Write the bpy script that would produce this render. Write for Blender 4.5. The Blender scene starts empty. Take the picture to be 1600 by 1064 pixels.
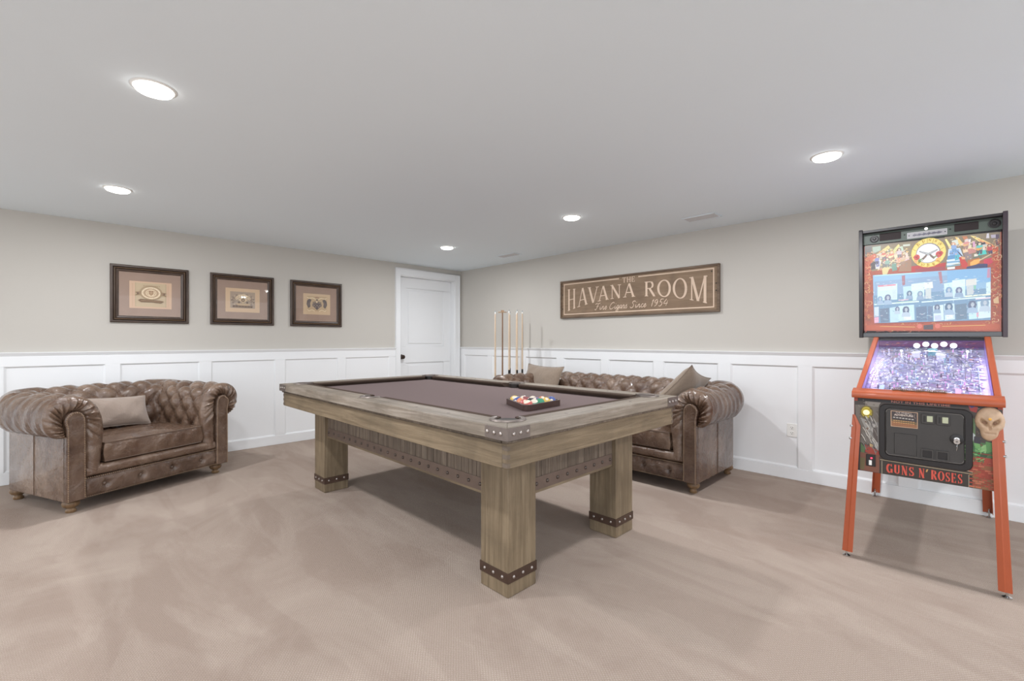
import bpy, bmesh, math, random
from mathutils import Vector, Matrix
from math import sin, cos, pi, radians, sqrt, atan2

SC = bpy.context.scene
COL = SC.collection
# ------------------------------------------------------------------ camera
cam_d = bpy.data.cameras.new('camera'); cam = bpy.data.objects.new('camera', cam_d); COL.objects.link(cam)
cam_d.sensor_width = 36.0; cam_d.lens = 36.0 * 708.9 / 1600.0; cam_d.shift_y = 0.0003
cam_d.clip_start = 0.05; cam_d.clip_end = 60
cam.location = (0, 0, 1.22); cam.rotation_euler = (radians(90), 0, 0.7851 - pi / 2)
SC.camera = cam
# ------------------------------------------------------------------ world, exposure
W = bpy.data.worlds.new('world'); SC.world = W; W.use_nodes = True
W.node_tree.nodes['Background'].inputs[0].default_value = (0.93, 0.98, 1.04, 1)
W.node_tree.nodes['Background'].inputs[1].default_value = 1.65
SC.view_settings.view_transform = 'Standard'; SC.view_settings.look = 'None'
SC.view_settings.gamma = 1.0; SC.view_settings.exposure = 0.28
try: SC.view_settings.use_curve_mapping = False
except Exception: pass
LAMP_W = 17.0
H = 2.337                      # ceiling height
WX, WY = 4.59, 5.753           # right wall plane, left wall plane
LAMPS = [(0.30, 2.54), (0.31, 4.41), (3.285, 4.38), (3.28, 2.515), (3.285, 0.593),
         (0.30, 0.62), (-2.65, 4.41), (-2.65, 2.54), (-2.65, 0.62), (3.285, -1.30), (0.30, -1.30), (-2.65, -1.30)]  # this row: unseen downlights added as fill, continuing the grid

# ------------------------------------------------------------------ materials
def s2l(c):
    return tuple(((v / 255.0) / 12.92 if v / 255.0 <= 0.04045 else ((v / 255.0 + 0.055) / 1.055) ** 2.4) for v in c)
class NT:
    def __init__(s, name):
        s.m = bpy.data.materials.new(name); s.m.use_nodes = True
        s.t = s.m.node_tree; s.b = s.t.nodes['Principled BSDF']; s.tc = s.t.nodes.new('ShaderNodeTexCoord')
    def n(s, typ, **kw):
        nd = s.t.nodes.new('ShaderNode' + typ)
        for k, v in kw.items(): setattr(nd, k, v)
        return nd
    def l(s, a, b): s.t.links.new(a, b)
    def mapping(s, sc, rot=(0, 0, 0), out='Object'):
        m = s.n('Mapping'); m.inputs['Scale'].default_value = sc; m.inputs['Rotation'].default_value = rot
        s.l(s.tc.outputs[out], m.inputs['Vector']); return m.outputs[0]
    def noise(s, vec, scale, detail=4, rough=0.55, dist=0):
        n = s.n('TexNoise'); n.inputs['Scale'].default_value = scale; n.inputs['Detail'].default_value = detail
        n.inputs['Roughness'].default_value = rough; n.inputs['Distortion'].default_value = dist
        s.l(vec, n.inputs['Vector']); return n.outputs[0]
    def ramp(s, fac, stops):
        r = s.n('ValToRGB'); e = r.color_ramp.elements
        while len(e) < len(stops): e.new(0.5)
        for i, (p, c) in enumerate(stops):
            e[i].position = p; e[i].color = (*c, 1) if len(c) == 3 else c
        s.l(fac, r.inputs[0]); return r.outputs[0]
    def mix(s, fac, a, b, mode='MIX'):
        m = s.n('Mix', data_type='RGBA', blend_type=mode)
        for i, v in ((0, fac), (6, a), (7, b)):
            if hasattr(v, 'links'): s.l(v, m.inputs[i])
            elif i == 0: m.inputs[0].default_value = v
            else: m.inputs[i].default_value = (*v, 1)
        return m.outputs[2]
    def math(s, op, a, b=0.0):
        m = s.n('Math', operation=op)
        for i, v in ((0, a), (1, b)):
            if hasattr(v, 'links'): s.l(v, m.inputs[i])
            else: m.inputs[i].default_value = v
        return m.outputs[0]
    def bump(s, h, strength, dist=0.01, prev=None):
        b = s.n('Bump'); b.inputs['Strength'].default_value = strength; b.inputs['Distance'].default_value = dist
        s.l(h, b.inputs['Height'])
        if prev is not None: s.l(prev, b.inputs['Normal'])
        return b.outputs[0]
    def fin(s, col=None, rough=None, metal=None, normal=None, spec=None, coat=None, emit=None, es=0):
        b = s.b.inputs
        for k, v in (('Base Color', col), ('Roughness', rough), ('Metallic', metal), ('Specular IOR Level', spec), ('Coat Weight', coat), ('Emission Color', emit)):
            if v is None: continue
            if hasattr(v, 'links'): s.l(v, b[k])
            elif isinstance(v, tuple): b[k].default_value = (*v, 1)
            else: b[k].default_value = v
        if normal is not None: s.l(normal, b['Normal'])
        if es: b['Emission Strength'].default_value = es
        return s.m
def simple(name, rgb, rough=0.5, metal=0, var=0.06, vs=8, bump=0.0, bs=60, spec=None, coat=None):
    t = NT(name); c = s2l(rgb); v = t.mapping((1, 1, 1))
    f = t.noise(v, vs)
    col = t.mix(f, tuple(x * (1 - var) for x in c), tuple(min(1, x * (1 + var)) for x in c))
    nr = t.bump(t.noise(v, bs), bump, 0.004) if bump else None
    return t.fin(col, rough, metal, nr, spec, coat)
def glow(name, rgb, strength):
    t = NT(name); c = s2l(rgb); return t.fin(c, 0.5, emit=c, es=strength)
def leather(name, rgb, worn, dark, rough=0.36):
    t = NT(name); v = t.mapping((1, 1, 1))
    f = t.ramp(t.noise(v, 3.2, 7, 0.62, 0.6), [(0.30, s2l(dark)), (0.50, s2l(rgb)), (0.72, s2l(worn))])
    sc = t.ramp(t.noise(t.mapping((1, 1, 2.3)), 11, 8, 0.7, 2.2), [(0.56, (0, 0, 0)), (0.63, (1, 1, 1))])
    col = t.mix(t.math('MULTIPLY', sc, 0.35), f, s2l(worn))
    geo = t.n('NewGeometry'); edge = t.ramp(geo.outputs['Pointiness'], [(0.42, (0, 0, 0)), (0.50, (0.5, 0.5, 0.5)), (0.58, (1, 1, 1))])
    col = t.mix(edge, t.mix(0.6, col, s2l(dark)), col)  # creases get the dark tone: shade put into the leather colour
    r = t.math('ADD', t.math('MULTIPLY', t.noise(v, 14, 5), 0.28), rough - 0.14)
    nr = t.bump(t.noise(v, 7.5, 7, 0.62, 1.8), 0.7, 0.018)
    nr = t.bump(t.noise(t.mapping((1, 1, .35)), 20, 4, 0.5, 1.2), 0.28, 0.008, nr)
    nr = t.bump(t.noise(v, 170, 3), 0.16, 0.002, nr)
    return t.fin(col, r, 0, nr, 0.6, 0.3)
def wood(name, axis, a, b, c, rough=0.55, scale=1.0, bump=0.35):
    """weathered grain running along axis 0/1/2"""
    t = NT(name); sc = [16.0 * scale] * 3; sc[axis] = 0.9 * scale
    v = t.mapping(tuple(sc)); g = t.noise(v, 2.2, 9, 0.62, 0.8)
    col = t.ramp(g, [(0.30, s2l(a)), (0.5, s2l(b)), (0.68, s2l(c))])
    big = t.noise(t.mapping((1, 1, 1)), 3.1, 3)
    pat = t.ramp(t.noise(t.mapping((2.0, 2.0, 2.0)), 1.6, 5, 0.6, 0.5), [(0.42, (0, 0, 0)), (0.66, (1, 1, 1))])
    col = t.mix(t.math('MULTIPLY', big, 0.35), col, s2l(a)); col = t.mix(t.math('MULTIPLY', pat, 0.45), col, s2l(tuple(x * .80 for x in a)))
    sf = [70.0 * scale] * 3; sf[axis] = 2.0
    fine = t.noise(t.mapping(tuple(sf)), 3, 4, 0.7)
    col = t.mix(t.ramp(fine, [(0.55, (0, 0, 0)), (0.75, (0.45, 0.45, 0.45))]), col, s2l(tuple(x * 0.62 for x in a)))
    return t.fin(col, rough, 0, t.bump(fine, bump, 0.004, t.bump(g, 0.25, 0.006)))

M = {}
def build_materials():
    t = NT('carpet'); v = t.mapping((1, 1, 1)); x = t.mapping((1, 1, 1), (0, 0, radians(38)))
    w1 = t.n('TexWave', wave_type='BANDS', bands_direction='X'); w1.inputs['Scale'].default_value = 32; w1.inputs['Distortion'].default_value = 1.2; w1.inputs['Detail'].default_value = 1
    w2 = t.n('TexWave', wave_type='BANDS', bands_direction='Y'); w2.inputs['Scale'].default_value = 32; w2.inputs['Distortion'].default_value = 1.2; w2.inputs['Detail'].default_value = 1
    t.l(x, w1.inputs['Vector']); t.l(x, w2.inputs['Vector'])
    weave = t.math('MULTIPLY', w1.outputs['Fac'], w2.outputs['Fac'])
    fuzz = t.noise(v, 260, 4, 0.7)
    nap = t.ramp(t.noise(t.mapping((1.0, 0.55, 1), (0, 0, radians(-35))), 1.15, 5, 0.6, 1.4), [(0.42, (0, 0, 0)), (0.56, (1, 1, 1))])
    nap2 = t.ramp(t.noise(t.mapping((2.6, 0.7, 1), (0, 0, radians(30))), 1.3, 4, 0.55, 0.8), [(0.48, (0, 0, 0)), (0.56, (1, 1, 1))])
    k = t.math('ADD', t.math('MULTIPLY', nap, 0.5), t.math('MULTIPLY', nap2, 0.3))
    col = t.mix(k, s2l((179, 161, 149)), s2l((212, 196, 183)))
    dk = t.math('ADD', t.math('MULTIPLY', weave, 0.26), t.math('MULTIPLY', fuzz, 0.9))
    col = t.mix(t.ramp(dk, [(0.15, (1, 1, 1)), (0.85, (0, 0, 0))]), col, s2l((138, 121, 109)))
    M['carpet'] = t.fin(col, 0.95, 0, t.bump(dk, 0.7, 0.006), 0.1)
    M['wall'] = simple('wall_paint', (196, 191.5, 184), 0.75, var=0.01, vs=2, bump=0.05, bs=220, spec=0.2)
    M['ceiling'] = simple('ceiling_paint', (234, 243, 248), 0.85, var=0.008, vs=2, bump=0.05, bs=160, spec=0.15)
    M['trim'] = simple('trim_white', (237, 238, 239), 0.38, var=0.008, vs=3, spec=0.35)
    M['plate'] = simple('white_plastic', (235, 234, 230), 0.35, var=0.01)
    M['slot'] = simple('dark_slot', (40, 38, 36), 0.6)
    M['vent'] = simple('vent_grey', (205, 205, 205), 0.5)
    M['lens'] = glow('lamp_lens', (255, 252, 246), 7.0)
    # table
    A = ((104, 89, 68), (128, 111, 88), (148, 131, 106))
    for i, nm in enumerate('xyz'): M['wood_' + nm] = wood('weathered_oak_' + nm, i, *A)
    B = ((116, 105, 92), (144, 132, 118), (170, 159, 147))
    for i, nm in enumerate('xyz'): M['rail_' + nm] = wood('rail_oak_glare_' + nm, i, *B, scale=1.2)  # same oak made paler and pinker: glare on the rail put into the colour
    D = ((82, 70, 58), (116, 102, 88), (142, 128, 112))
    M['plank'] = wood('skirt_oak', 2, *D)
    M['endgrain'] = simple('end_grain', (104, 92, 80), 0.7, var=0.2, vs=60)
    M['iron'] = simple('aged_iron', (128, 118, 112), 0.45, 0.7, var=0.25, vs=30, bump=0.2, bs=90)
    M['dkiron'] = simple('dark_bronze', (94, 76, 66), 0.42, 0.7, var=0.25, vs=30, bump=0.2, bs=90)
    M['strap'] = simple('strap_iron', (118, 102, 92), 0.5, 0.45, var=0.2, vs=20, bump=0.2, bs=90)
    M['rivet_dark'] = simple('dark_rivet', (96, 86, 80), 0.4, 0.8, var=0.2, vs=60)
    M['rivet'] = simple('rivet_steel', (176, 168, 162), 0.32, 0.95, var=0.1)
    t = NT('felt'); v = t.mapping((1, 1, 1)); f = t.noise(v, 400, 3)
    M['felt'] = t.fin(t.mix(f, s2l((112, 98, 97)), s2l((126, 111, 109))), 0.95, 0, t.bump(f, 0.15, 0.001), 0.1)
    M['cushion'] = simple('cushion_cloth_shaded', (82, 69, 61), 0.95, var=0.08, vs=200, spec=0.1)  # same cloth as the bed, darkened for the shade under the nose
    M['black'] = simple('black_plastic', (32, 30, 31), 0.4, var=0.1)
    M['pocket'] = simple('pocket_leather', (38, 30, 26), 0.6, var=0.2, vs=60)
    # sofa
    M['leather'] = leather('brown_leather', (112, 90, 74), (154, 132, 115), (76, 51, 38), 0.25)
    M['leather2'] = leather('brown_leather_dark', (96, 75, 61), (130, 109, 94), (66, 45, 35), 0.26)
    M['piping'] = simple('leather_piping', (96, 76, 62), 0.4, var=0.15, vs=30)
    M['nail'] = simple('brass_nail', (196, 170, 144), 0.3, 0.7, var=0.3, vs=80)
    M['foot'] = wood('turned_foot_wood', 2, (96, 72, 48), (130, 102, 72), (156, 128, 96), 0.4, bump=0.1)
    def fabric(nm, a, b):
        t = NT(nm); v = t.mapping((1, 1, 1)); f = t.noise(t.mapping((60, 60, 14)), 3, 5, 0.7); g = t.noise(v, 7, 5, 0.6, 0.8)
        c = t.mix(f, s2l(a), s2l(b)); c = t.mix(t.math('MULTIPLY', g, 0.5), c, s2l(tuple(x * 0.78 for x in a)))
        m = t.fin(c, 0.8, 0, t.bump(f, 0.35, 0.003, t.bump(g, 0.5, 0.02)), 0.25)
        t.b.inputs['Sheen Weight'].default_value = 0.35; return m
    M['pillow'] = fabric('taupe_velvet', (124, 107, 92), (168, 151, 134))
    M['pillow2'] = fabric('pink_beige_linen', (150, 132, 120), (176, 160, 148))
    # frames
    M['frame'] = wood('dark_frame_wood', 0, (50, 36, 28), (76, 58, 46), (98, 78, 64), 0.38, 2.0, 0.15)
    M['frame_v'] = wood('dark_frame_wood_v', 2, (50, 36, 28), (76, 58, 46), (98, 78, 64), 0.38, 2.0, 0.15)
    M['gilt'] = simple('worn_gilt', (150, 124, 98), 0.35, 0.6, var=0.3, vs=40)
    M['mat'] = simple('brown_mat_board', (160, 136, 121), 0.85, var=0.10, vs=9)
    M['signwood'] = wood('sign_board', 1, (124, 101, 80), (139, 116, 93), (152, 130, 107), 0.7, 0.7, 0.15)
    M['signframe'] = wood('sign_frame', 1, (84, 66, 50), (112, 92, 74), (140, 122, 104), 0.6, 1.5)
    M['signpaint'] = simple('cream_paint', (214, 190, 168), 0.75, var=0.08, vs=25)
    M['maple'] = wood('cue_maple', 2, (206, 180, 150), (220, 198, 172), (230, 212, 188), 0.3, 1, 0.02)
    M['cuedark'] = wood('cue_dark_wood', 2, (112, 80, 56), (140, 106, 78), (160, 126, 98), 0.3, 1, 0.02)
    M['tip'] = simple('cue_tip', (120, 140, 150), 0.7)
    M['knob'] = simple('knob_bronze', (74, 60, 52), 0.35, 0.7, var=0.2, vs=40)
    # pinball
    M['orange'] = simple('orange_powder_coat', (172, 84, 50), 0.34, 0.12, var=0.06, vs=20, coat=0.2)
    M['chrome'] = simple('chrome', (205, 205, 205), 0.15, 1.0, var=0.03)
    M['cab'] = simple('cabinet_black', (38, 34, 36), 0.45, var=0.12, vs=20)
    M['door'] = simple('coin_door_charcoal', (62, 59, 57), 0.5, var=0.08, vs=40, bump=0.1, bs=200)
    M['rim'] = simple('coin_door_rim', (32, 28, 28), 0.42, var=0.1)
    M['spk'] = simple('speaker_panel_green_grey', (78, 88, 80), 0.5, var=0.06)
    M['bone'] = simple('bone_resin', (190, 160, 132), 0.5, var=0.2, vs=60)
    M['bonedk'] = simple('bone_shadow_paint', (134, 100, 76), 0.6, var=0.1)
    def vcol(nm, es, rough):
        t = NT(nm); a = t.n('VertexColor', layer_name='Col')
        if es: return t.fin(t.mix(1.0, a.outputs[0], (0.45, 0.45, 0.45), 'MULTIPLY'), rough, emit=a.outputs[0], es=es)
        return t.fin(a.outputs[0], rough, emit=a.outputs[0], es=es) if es else t.fin(a.outputs[0], rough)
    M['print'] = vcol('printed_art', 0, 0.45); M['lit'] = vcol('backlit_print', 0.50, 0.3); M['lit2'] = vcol('lit_playfield_art', 0.36, 0.35)
    t = NT('clear_glass'); mx = t.n('MixShader'); tr = t.n('BsdfTransparent'); gl = t.n('BsdfGlossy'); gl.inputs['Roughness'].default_value = 0.02
    lw = t.n('LayerWeight'); lw.inputs['Blend'].default_value = 0.5
    fac = t.math('ADD', t.math('MULTIPLY', t.math('POWER', lw.outputs['Facing'], 5.0), 0.9), 0.04); fac.node.name = 'refl'
    t.l(fac, mx.inputs[0]); t.l(tr.outputs[0], mx.inputs[1]); t.l(gl.outputs[0], mx.inputs[2])
    t.l(mx.outputs[0], t.t.nodes['Material Output'].inputs[0]); M['glass'] = t.m
    m2 = t.m.copy(); m2.name = 'clear_cover'; M['glass2'] = m2; m2.node_tree.nodes['refl'].inputs[1].default_value = 0.008
    [setattr(n.inputs['Roughness'], 'default_value', .12) for n in m2.node_tree.nodes if n.type == 'BSDF_GLOSSY']
build_materials()

# ------------------------------------------------------------------ mesh helpers
class MB:
    def __init__(s): s.bm = bmesh.new(); s.col = s.bm.loops.layers.float_color.new('Col')
    def face(s, pts, color=None):
        vs = [s.bm.verts.new(p) for p in pts]
        try: f = s.bm.faces.new(vs)
        except ValueError: return
        if color:
            for l in f.loops: l[s.col] = (*color, 1)
        return f
    def box(s, x0, x1, y0, y1, z0, z1, T=None):
        x0, x1 = min(x0, x1), max(x0, x1); y0, y1 = min(y0, y1), max(y0, y1); z0, z1 = min(z0, z1), max(z0, z1)
        P = [Vector(p) for p in ((x0, y0, z0), (x1, y0, z0), (x1, y1, z0), (x0, y1, z0), (x0, y0, z1), (x1, y0, z1), (x1, y1, z1), (x0, y1, z1))]
        if T is not None: P = [T @ p for p in P]
        v = [s.bm.verts.new(p) for p in P]
        for f in ((0, 3, 2, 1), (4, 5, 6, 7), (0, 1, 5, 4), (1, 2, 6, 5), (2, 3, 7, 6), (3, 0, 4, 7)): s.bm.faces.new([v[i] for i in f])
        return s
    def prism(s, poly, z0, z1, T=None):
        """poly in xy extruded z0..z1, transformed by T"""
        a = [Vector((p[0], p[1], z0)) for p in poly]; b = [Vector((p[0], p[1], z1)) for p in poly]
        if T is not None: a = [T @ p for p in a]; b = [T @ p for p in b]
        va = [s.bm.verts.new(p) for p in a]; vb = [s.bm.verts.new(p) for p in b]; n = len(poly)
        s.bm.faces.new(va[::-1]); s.bm.faces.new(vb)
        for i in range(n): s.bm.faces.new((va[i], va[(i + 1) % n], vb[(i + 1) % n], vb[i]))
        return s
    def grid(s, rows, cu=False, cv=False):
        V = [[s.bm.verts.new(p) for p in r] for r in rows]; nu = len(V); nv = len(V[0])
        for i in range(nu if cu else nu - 1):
            for j in range(nv if cv else nv - 1):
                q = (V[i][j], V[(i + 1) % nu][j], V[(i + 1) % nu][(j + 1) % nv], V[i][(j + 1) % nv])
                try: s.bm.faces.new(q)
                except ValueError: pass
        return V
    def lathe(s, prof, n=20, T=None):
        rows = []
        for k in range(n):
            a = 2 * pi * k / n
            r = [Vector((p[0] * cos(a), p[0] * sin(a), p[1])) for p in prof]
            rows.append([T @ p for p in r] if T is not None else r)
        V = s.grid(rows, cu=True)
        for idx, rev in ((0, True), (-1, False)):
            if prof[idx][0] > 1e-5:
                L = [c[idx] for c in V]
                try: s.bm.faces.new(L[::-1] if rev else L)
                except ValueError: pass
        return s
    def cyl(s, p0, p1, r0, r1=None, n=16):
        p0, p1 = Vector(p0), Vector(p1); r1 = r0 if r1 is None else r1
        d = p1 - p0; T = Matrix.Translation(p0) @ d.to_track_quat('Z', 'Y').to_matrix().to_4x4()
        return s.lathe([(r0, 0), (r1, d.length)], n, T)
    def tube(s, pts, r, n=8, closed=False):
        pts = [Vector(p) for p in pts]; rows = []; m = len(pts)
        for i, p in enumerate(pts):
            a = pts[(i - 1) % m] if (closed or i > 0) else p; b = pts[(i + 1) % m] if (closed or i < m - 1) else p
            q = (b - a).to_track_quat('Z', 'Y').to_matrix()
            rr = r[i] if isinstance(r, (list, tuple)) else r
            rows.append([p + q @ Vector((rr * cos(2 * pi * k / n), rr * sin(2 * pi * k / n), 0)) for k in range(n)])
        V = s.grid(rows, cu=closed, cv=True)
        if not closed:
            s.bm.faces.new(V[0][::-1]); s.bm.faces.new(V[-1])
        return s
    def ball(s, c, r, seg=16, T=None, sz=1.0):
        k = seg // 2; prof = [(max(1e-6, r * sin(pi * i / k)), -r * sz * cos(pi * i / k)) for i in range(k + 1)]
        TT = Matrix.Translation(Vector(c)); return s.lathe(prof, seg, (T @ TT) if T is not None else TT)
    def build(s, name, mat=None, parent=None, bevel=0, smooth=True, ang=35, seg=2, loc=None):
        bmesh.ops.remove_doubles(s.bm, verts=s.bm.verts, dist=1e-6)
        bmesh.ops.recalc_face_normals(s.bm, faces=s.bm.faces)
        me = bpy.data.meshes.new(name); s.bm.to_mesh(me); s.bm.free()
        if mat is not None: me.materials.append(M[mat] if isinstance(mat, str) else mat)
        if smooth:
            me.polygons.foreach_set('use_smooth', [True] * len(me.polygons)); me.set_sharp_from_angle(angle=radians(ang))
        o = bpy.data.objects.new(name, me); COL.objects.link(o)
        if parent is not None: o.parent = parent
        if loc is not None: o.location = loc
        if bevel:
            b = o.modifiers.new('bevel', 'BEVEL'); b.width = bevel; b.segments = seg; b.limit_method = 'ANGLE'; b.angle_limit = radians(40)
            b.harden_normals = False
        return o
def empty(name, loc=(0, 0, 0), rz=0, label=None, cat=None, group=None):
    o = bpy.data.objects.new(name, None); COL.objects.link(o); o.location = loc; o.rotation_euler = (0, 0, rz); o.empty_display_size = 0.1
    tag(o, label, cat, group); return o
def tag(o, label=None, cat=None, group=None, kind=None):
    if label: o['label'] = label
    if cat: o['category'] = cat
    if group: o['group'] = group
    if kind: o['kind'] = kind
    return o
def struct(o): o['kind'] = 'structure'; return o
def inst(src, parent, loc, rot=None, name=None):
    o = src.copy(); COL.objects.link(o); o.parent = parent; o.location = loc
    if rot is not None: o.rotation_euler = rot
    return o
def cut(o, cyls):
    """subtract cylinders (x, y, r, z0, z1) from o, baked into its mesh"""
    mb = MB()
    for (x, y, r, z0, z1) in cyls: mb.cyl((x, y, z0), (x, y, z1), r, n=40)
    c = mb.build('cutter', smooth=False)
    c.parent = o.parent
    md = o.modifiers.new('b', 'BOOLEAN'); md.operation = 'DIFFERENCE'; md.object = c; md.solver = 'EXACT'
    bpy.context.view_layer.update()
    me = bpy.data.meshes.new_from_object(o.evaluated_get(bpy.context.evaluated_depsgraph_get()))
    o.modifiers.remove(md); mats = list(o.data.materials); o.data = me
    me.materials.clear(); [me.materials.append(m) for m in mats]
    me.polygons.foreach_set('use_smooth', [True] * len(me.polygons)); me.set_sharp_from_angle(angle=radians(30))
    bpy.data.objects.remove(c)
    return o
def catmull(P, n, closed=False):
    P = [Vector(p) for p in P]; out = []; m = len(P)
    seg = m if closed else m - 1
    for i in range(n):
        t = i / (n if closed else (n - 1)) * seg; k = min(int(t), seg - 1); f = t - k
        g = lambda j: P[j % m] if closed else P[max(0, min(m - 1, j))]
        a, b, c, d = g(k - 1), g(k), g(k + 1), g(k + 2)
        out.append(0.5 * ((2 * b) + (c - a) * f + (2 * a - 5 * b + 4 * c - d) * f * f + (3 * b - a - 3 * c + d) * f ** 3))
    return out
def ribbon(mb, pts, w, T, z0=0.0, z1=0.002, color=None, closed=False):
    """flat brush stroke in the xy plane of T"""
    pts = [Vector((p[0], p[1])) for p in pts]; n = len(pts); L = []; R = []
    for i, p in enumerate(pts):
        a = pts[i - 1] if i > 0 or closed else p; b = pts[(i + 1) % n] if i < n - 1 or closed else p
        d = (b - a); d = d.normalized() if d.length > 1e-9 else Vector((1, 0)); nn = Vector((-d.y, d.x))
        ww = (w[i] if isinstance(w, (list, tuple)) else w) / 2
        L.append(p + nn * ww); R.append(p - nn * ww)
    for i in range(n if closed else n - 1):
        j = (i + 1) % n
        q = [T @ Vector((*c, z1 + i * 5e-6)) for c in (R[i], R[j], L[j], L[i])]
        mb.face(q, color)
        if z1 - z0 > 0.0008:
            for c, d in ((R[i], R[j]), (L[j], L[i])):
                mb.face([T @ Vector((*c, z0)), T @ Vector((*d, z0)), T @ Vector((*d, z1)), T @ Vector((*c, z1))], color)
def text_mesh(mb, txt, size, T, color=None, sx=1.0, align='CENTER', shear=0.0, depth=0.0, bold=0.0):
    c = bpy.data.curves.new('t', 'FONT'); c.body = txt; c.size = size; c.align_x = align; c.align_y = 'CENTER'; c.shear = shear; c.extrude = depth; c.offset = bold
    c.resolution_u = 3
    o = bpy.data.objects.new('t', c); COL.objects.link(o); bpy.context.view_layer.update()
    me = bpy.data.meshes.new_from_object(o.evaluated_get(bpy.context.evaluated_depsgraph_get()))
    for p in me.polygons:
        mb.face([T @ Vector((me.vertices[i].co.x * sx, me.vertices[i].co.y, me.vertices[i].co.z)) for i in p.vertices], color)
    bpy.data.objects.remove(o); bpy.data.curves.remove(c); bpy.data.meshes.remove(me)

# ------------------------------------------------------------------ room shell
XN, YN = -4.4, -3.1            # where the modelled floor and ceiling end, out of sight
mb = MB(); mb.box(XN - .1, WX + .1, YN - .1, WY + .25, -0.1, 0.0); fl = struct(mb.build('floor', 'carpet', smooth=False))
mb = MB(); mb.box(XN, WX + .1, YN, WY + .25, H, H + 0.1); struct(mb.build('ceiling', 'ceiling', smooth=False))
DX0, DX1, DZ = 3.475, 4.462, 2.170
mb = MB(); mb.box(XN, DX0, WY, WY + .12, 0, H); mb.box(DX1, WX + .1, WY, WY + .12, 0, H); mb.box(DX0, DX1, WY, WY + .12, DZ, H)
struct(mb.build('wall_left', 'wall', smooth=False))
mb = MB(); mb.box(WX, WX + .1, YN, WY, 0, H); struct(mb.build('wall_right', 'wall', smooth=False))
# the basement stays open on the unseen near and rear sides: walls left out so added world fill light brightens ceiling and walls
def wainscot(name, capname, basename, panels, u0, u1, T, gaps=()):
    """T maps (u along wall, v out of wall, z). stiles, rails and beads around sunk panels"""
    mb = MB(); zt, zb = 1.088, 0.105; top, base = 1.000, 0.105; t0, t1 = 0.006, 0.022
    mb.box(u0, u1, 0, t0, 0.0, zt, T); mb.box(u0, u1, t0, t1, top, zt, T)
    e = sorted(panels); cur = u0
    for a, b in e + [(u1, u1)]:
        if a > cur: mb.box(cur, a, t0, t1, zb - 0.001, top, T)
        cur = b
    for a, b in e:
        z0, z1 = base, top; q = 0.015
        ro = [(a, z0), (b, z0), (b, z1), (a, z1)]; ri = [(a + q, z0 + q), (b - q, z0 + q), (b - q, z1 - q), (a + q, z1 - q)]
        for k in range(4):      # sloped panel moulding
            k2 = (k + 1) % 4; mb.face([T @ Vector((ro[k][0], t1 - .005, ro[k][1])), T @ Vector((ro[k2][0], t1 - .005, ro[k2][1])), T @ Vector((ri[k2][0], t0, ri[k2][1])), T @ Vector((ri[k][0], t0, ri[k][1]))])
    struct(mb.build(name, 'trim', bevel=0.0025, smooth=False))
    mb = MB(); pr_ = [(0, 1.088), (.022, 1.088), (.024, 1.092), (.036, 1.113), (.038, 1.114), (.038, 1.121), (0, 1.121)]; mb.grid([[T @ Vector((u, v, z)) for v, z in pr_] for u in (u0, u1)], cv=True); struct(mb.build(capname, 'trim', bevel=0.001, ang=20))
    mb = MB(); mb.box(u0, u1, t1, t1 + 0.004, 0.0, 0.104, T); mb.box(u0, u1, t0, t1, 0.0, 0.104, T)
    struct(mb.build(basename, 'trim', bevel=0.003))
TL = Matrix(((1, 0, 0, 0), (0, -1, 0, WY), (0, 0, 1, 0), (0, 0, 0, 1)))
TR = Matrix(((0, -1, 0, WX), (1, 0, 0, 0), (0, 0, 1, 0), (0, 0, 0, 1)))
CX0, CX1 = 3.395, 4.552
pl = [(2.657 - .745 * k, 3.293 - .745 * k) for k in range(0, 10)]
wainscot('trim_1', 'trim_3', 'baseboard_left', [p for p in pl if p[0] > XN], XN, CX0, TL)
pr = [(5.088, 5.640), (4.420, 4.978), (3.752, 4.299), (3.072, 3.634), (2.398, 2.966), (1.715, 2.282), (1.034, 1.596), (0.366, 0.928), (-0.31, 0.25)] + [(-0.31 - .68 * k, .25 - .68 * k) for k in range(1, 5)]
wainscot('trim_2', 'trim_4', 'baseboard_right', [p for p in pr if p[0] > YN], YN, WY, TR)
# door with casing
mb = MB()
for a, b, z0, z1 in ((CX0, DX0, 0, DZ + .085), (DX1, CX1, 0, DZ + .085), (DX0, DX1, DZ, DZ + .085)): mb.box(a, b, WY - .020, WY, z0, z1)
for a, b, z0, z1 in ((CX0, CX0 + .012, 0, DZ + .097), (CX1 - .012, CX1, 0, DZ + .097), (CX0, CX1, DZ + .085, DZ + .097)): mb.box(a, b, WY - .028, WY, z0, z1)
struct(mb.build('trim_9', 'trim', bevel=0.003))
mb = MB(); mb.box(DX0, DX0 + .012, WY - .004, WY + .12, 0, DZ); mb.box(DX1 - .012, DX1, WY - .004, WY + .12, 0, DZ); mb.box(DX0, DX1, WY - .004, WY + .12, DZ - .012, DZ)
struct(mb.build('trim_10', 'trim', bevel=0.002))
mb = MB(); dy = WY + .085; x0, x1 = DX0 + .014, DX1 - .014; zt = DZ - .015
px0, px1 = 3.628, 4.312; P = [(0.25, 0.895), (1.135, 2.00)]
mb.box(x0, x1, dy + .012, dy + .036, 0.012, zt)
cur = 0.012
for z0, z1 in P + [(zt, zt)]:
    mb.box(x0, x1, dy, dy + .012, cur, z0); cur = z1
for z0, z1 in P: mb.box(x0, px0, dy, dy + .012, z0, z1); mb.box(px1, x1, dy, dy + .012, z0, z1)
for z0, z1 in P:
    mb.box(px0 + .045, px1 - .045, dy + .004, dy + .012, z0 + .045, z1 - .045)
dr = struct(mb.build('door_1', 'trim', bevel=0.003, smooth=False))
mb = MB(); T = Matrix.Translation((3.548, dy, 0.985)) @ Matrix.Rotation(pi / 2, 4, 'X')
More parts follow.
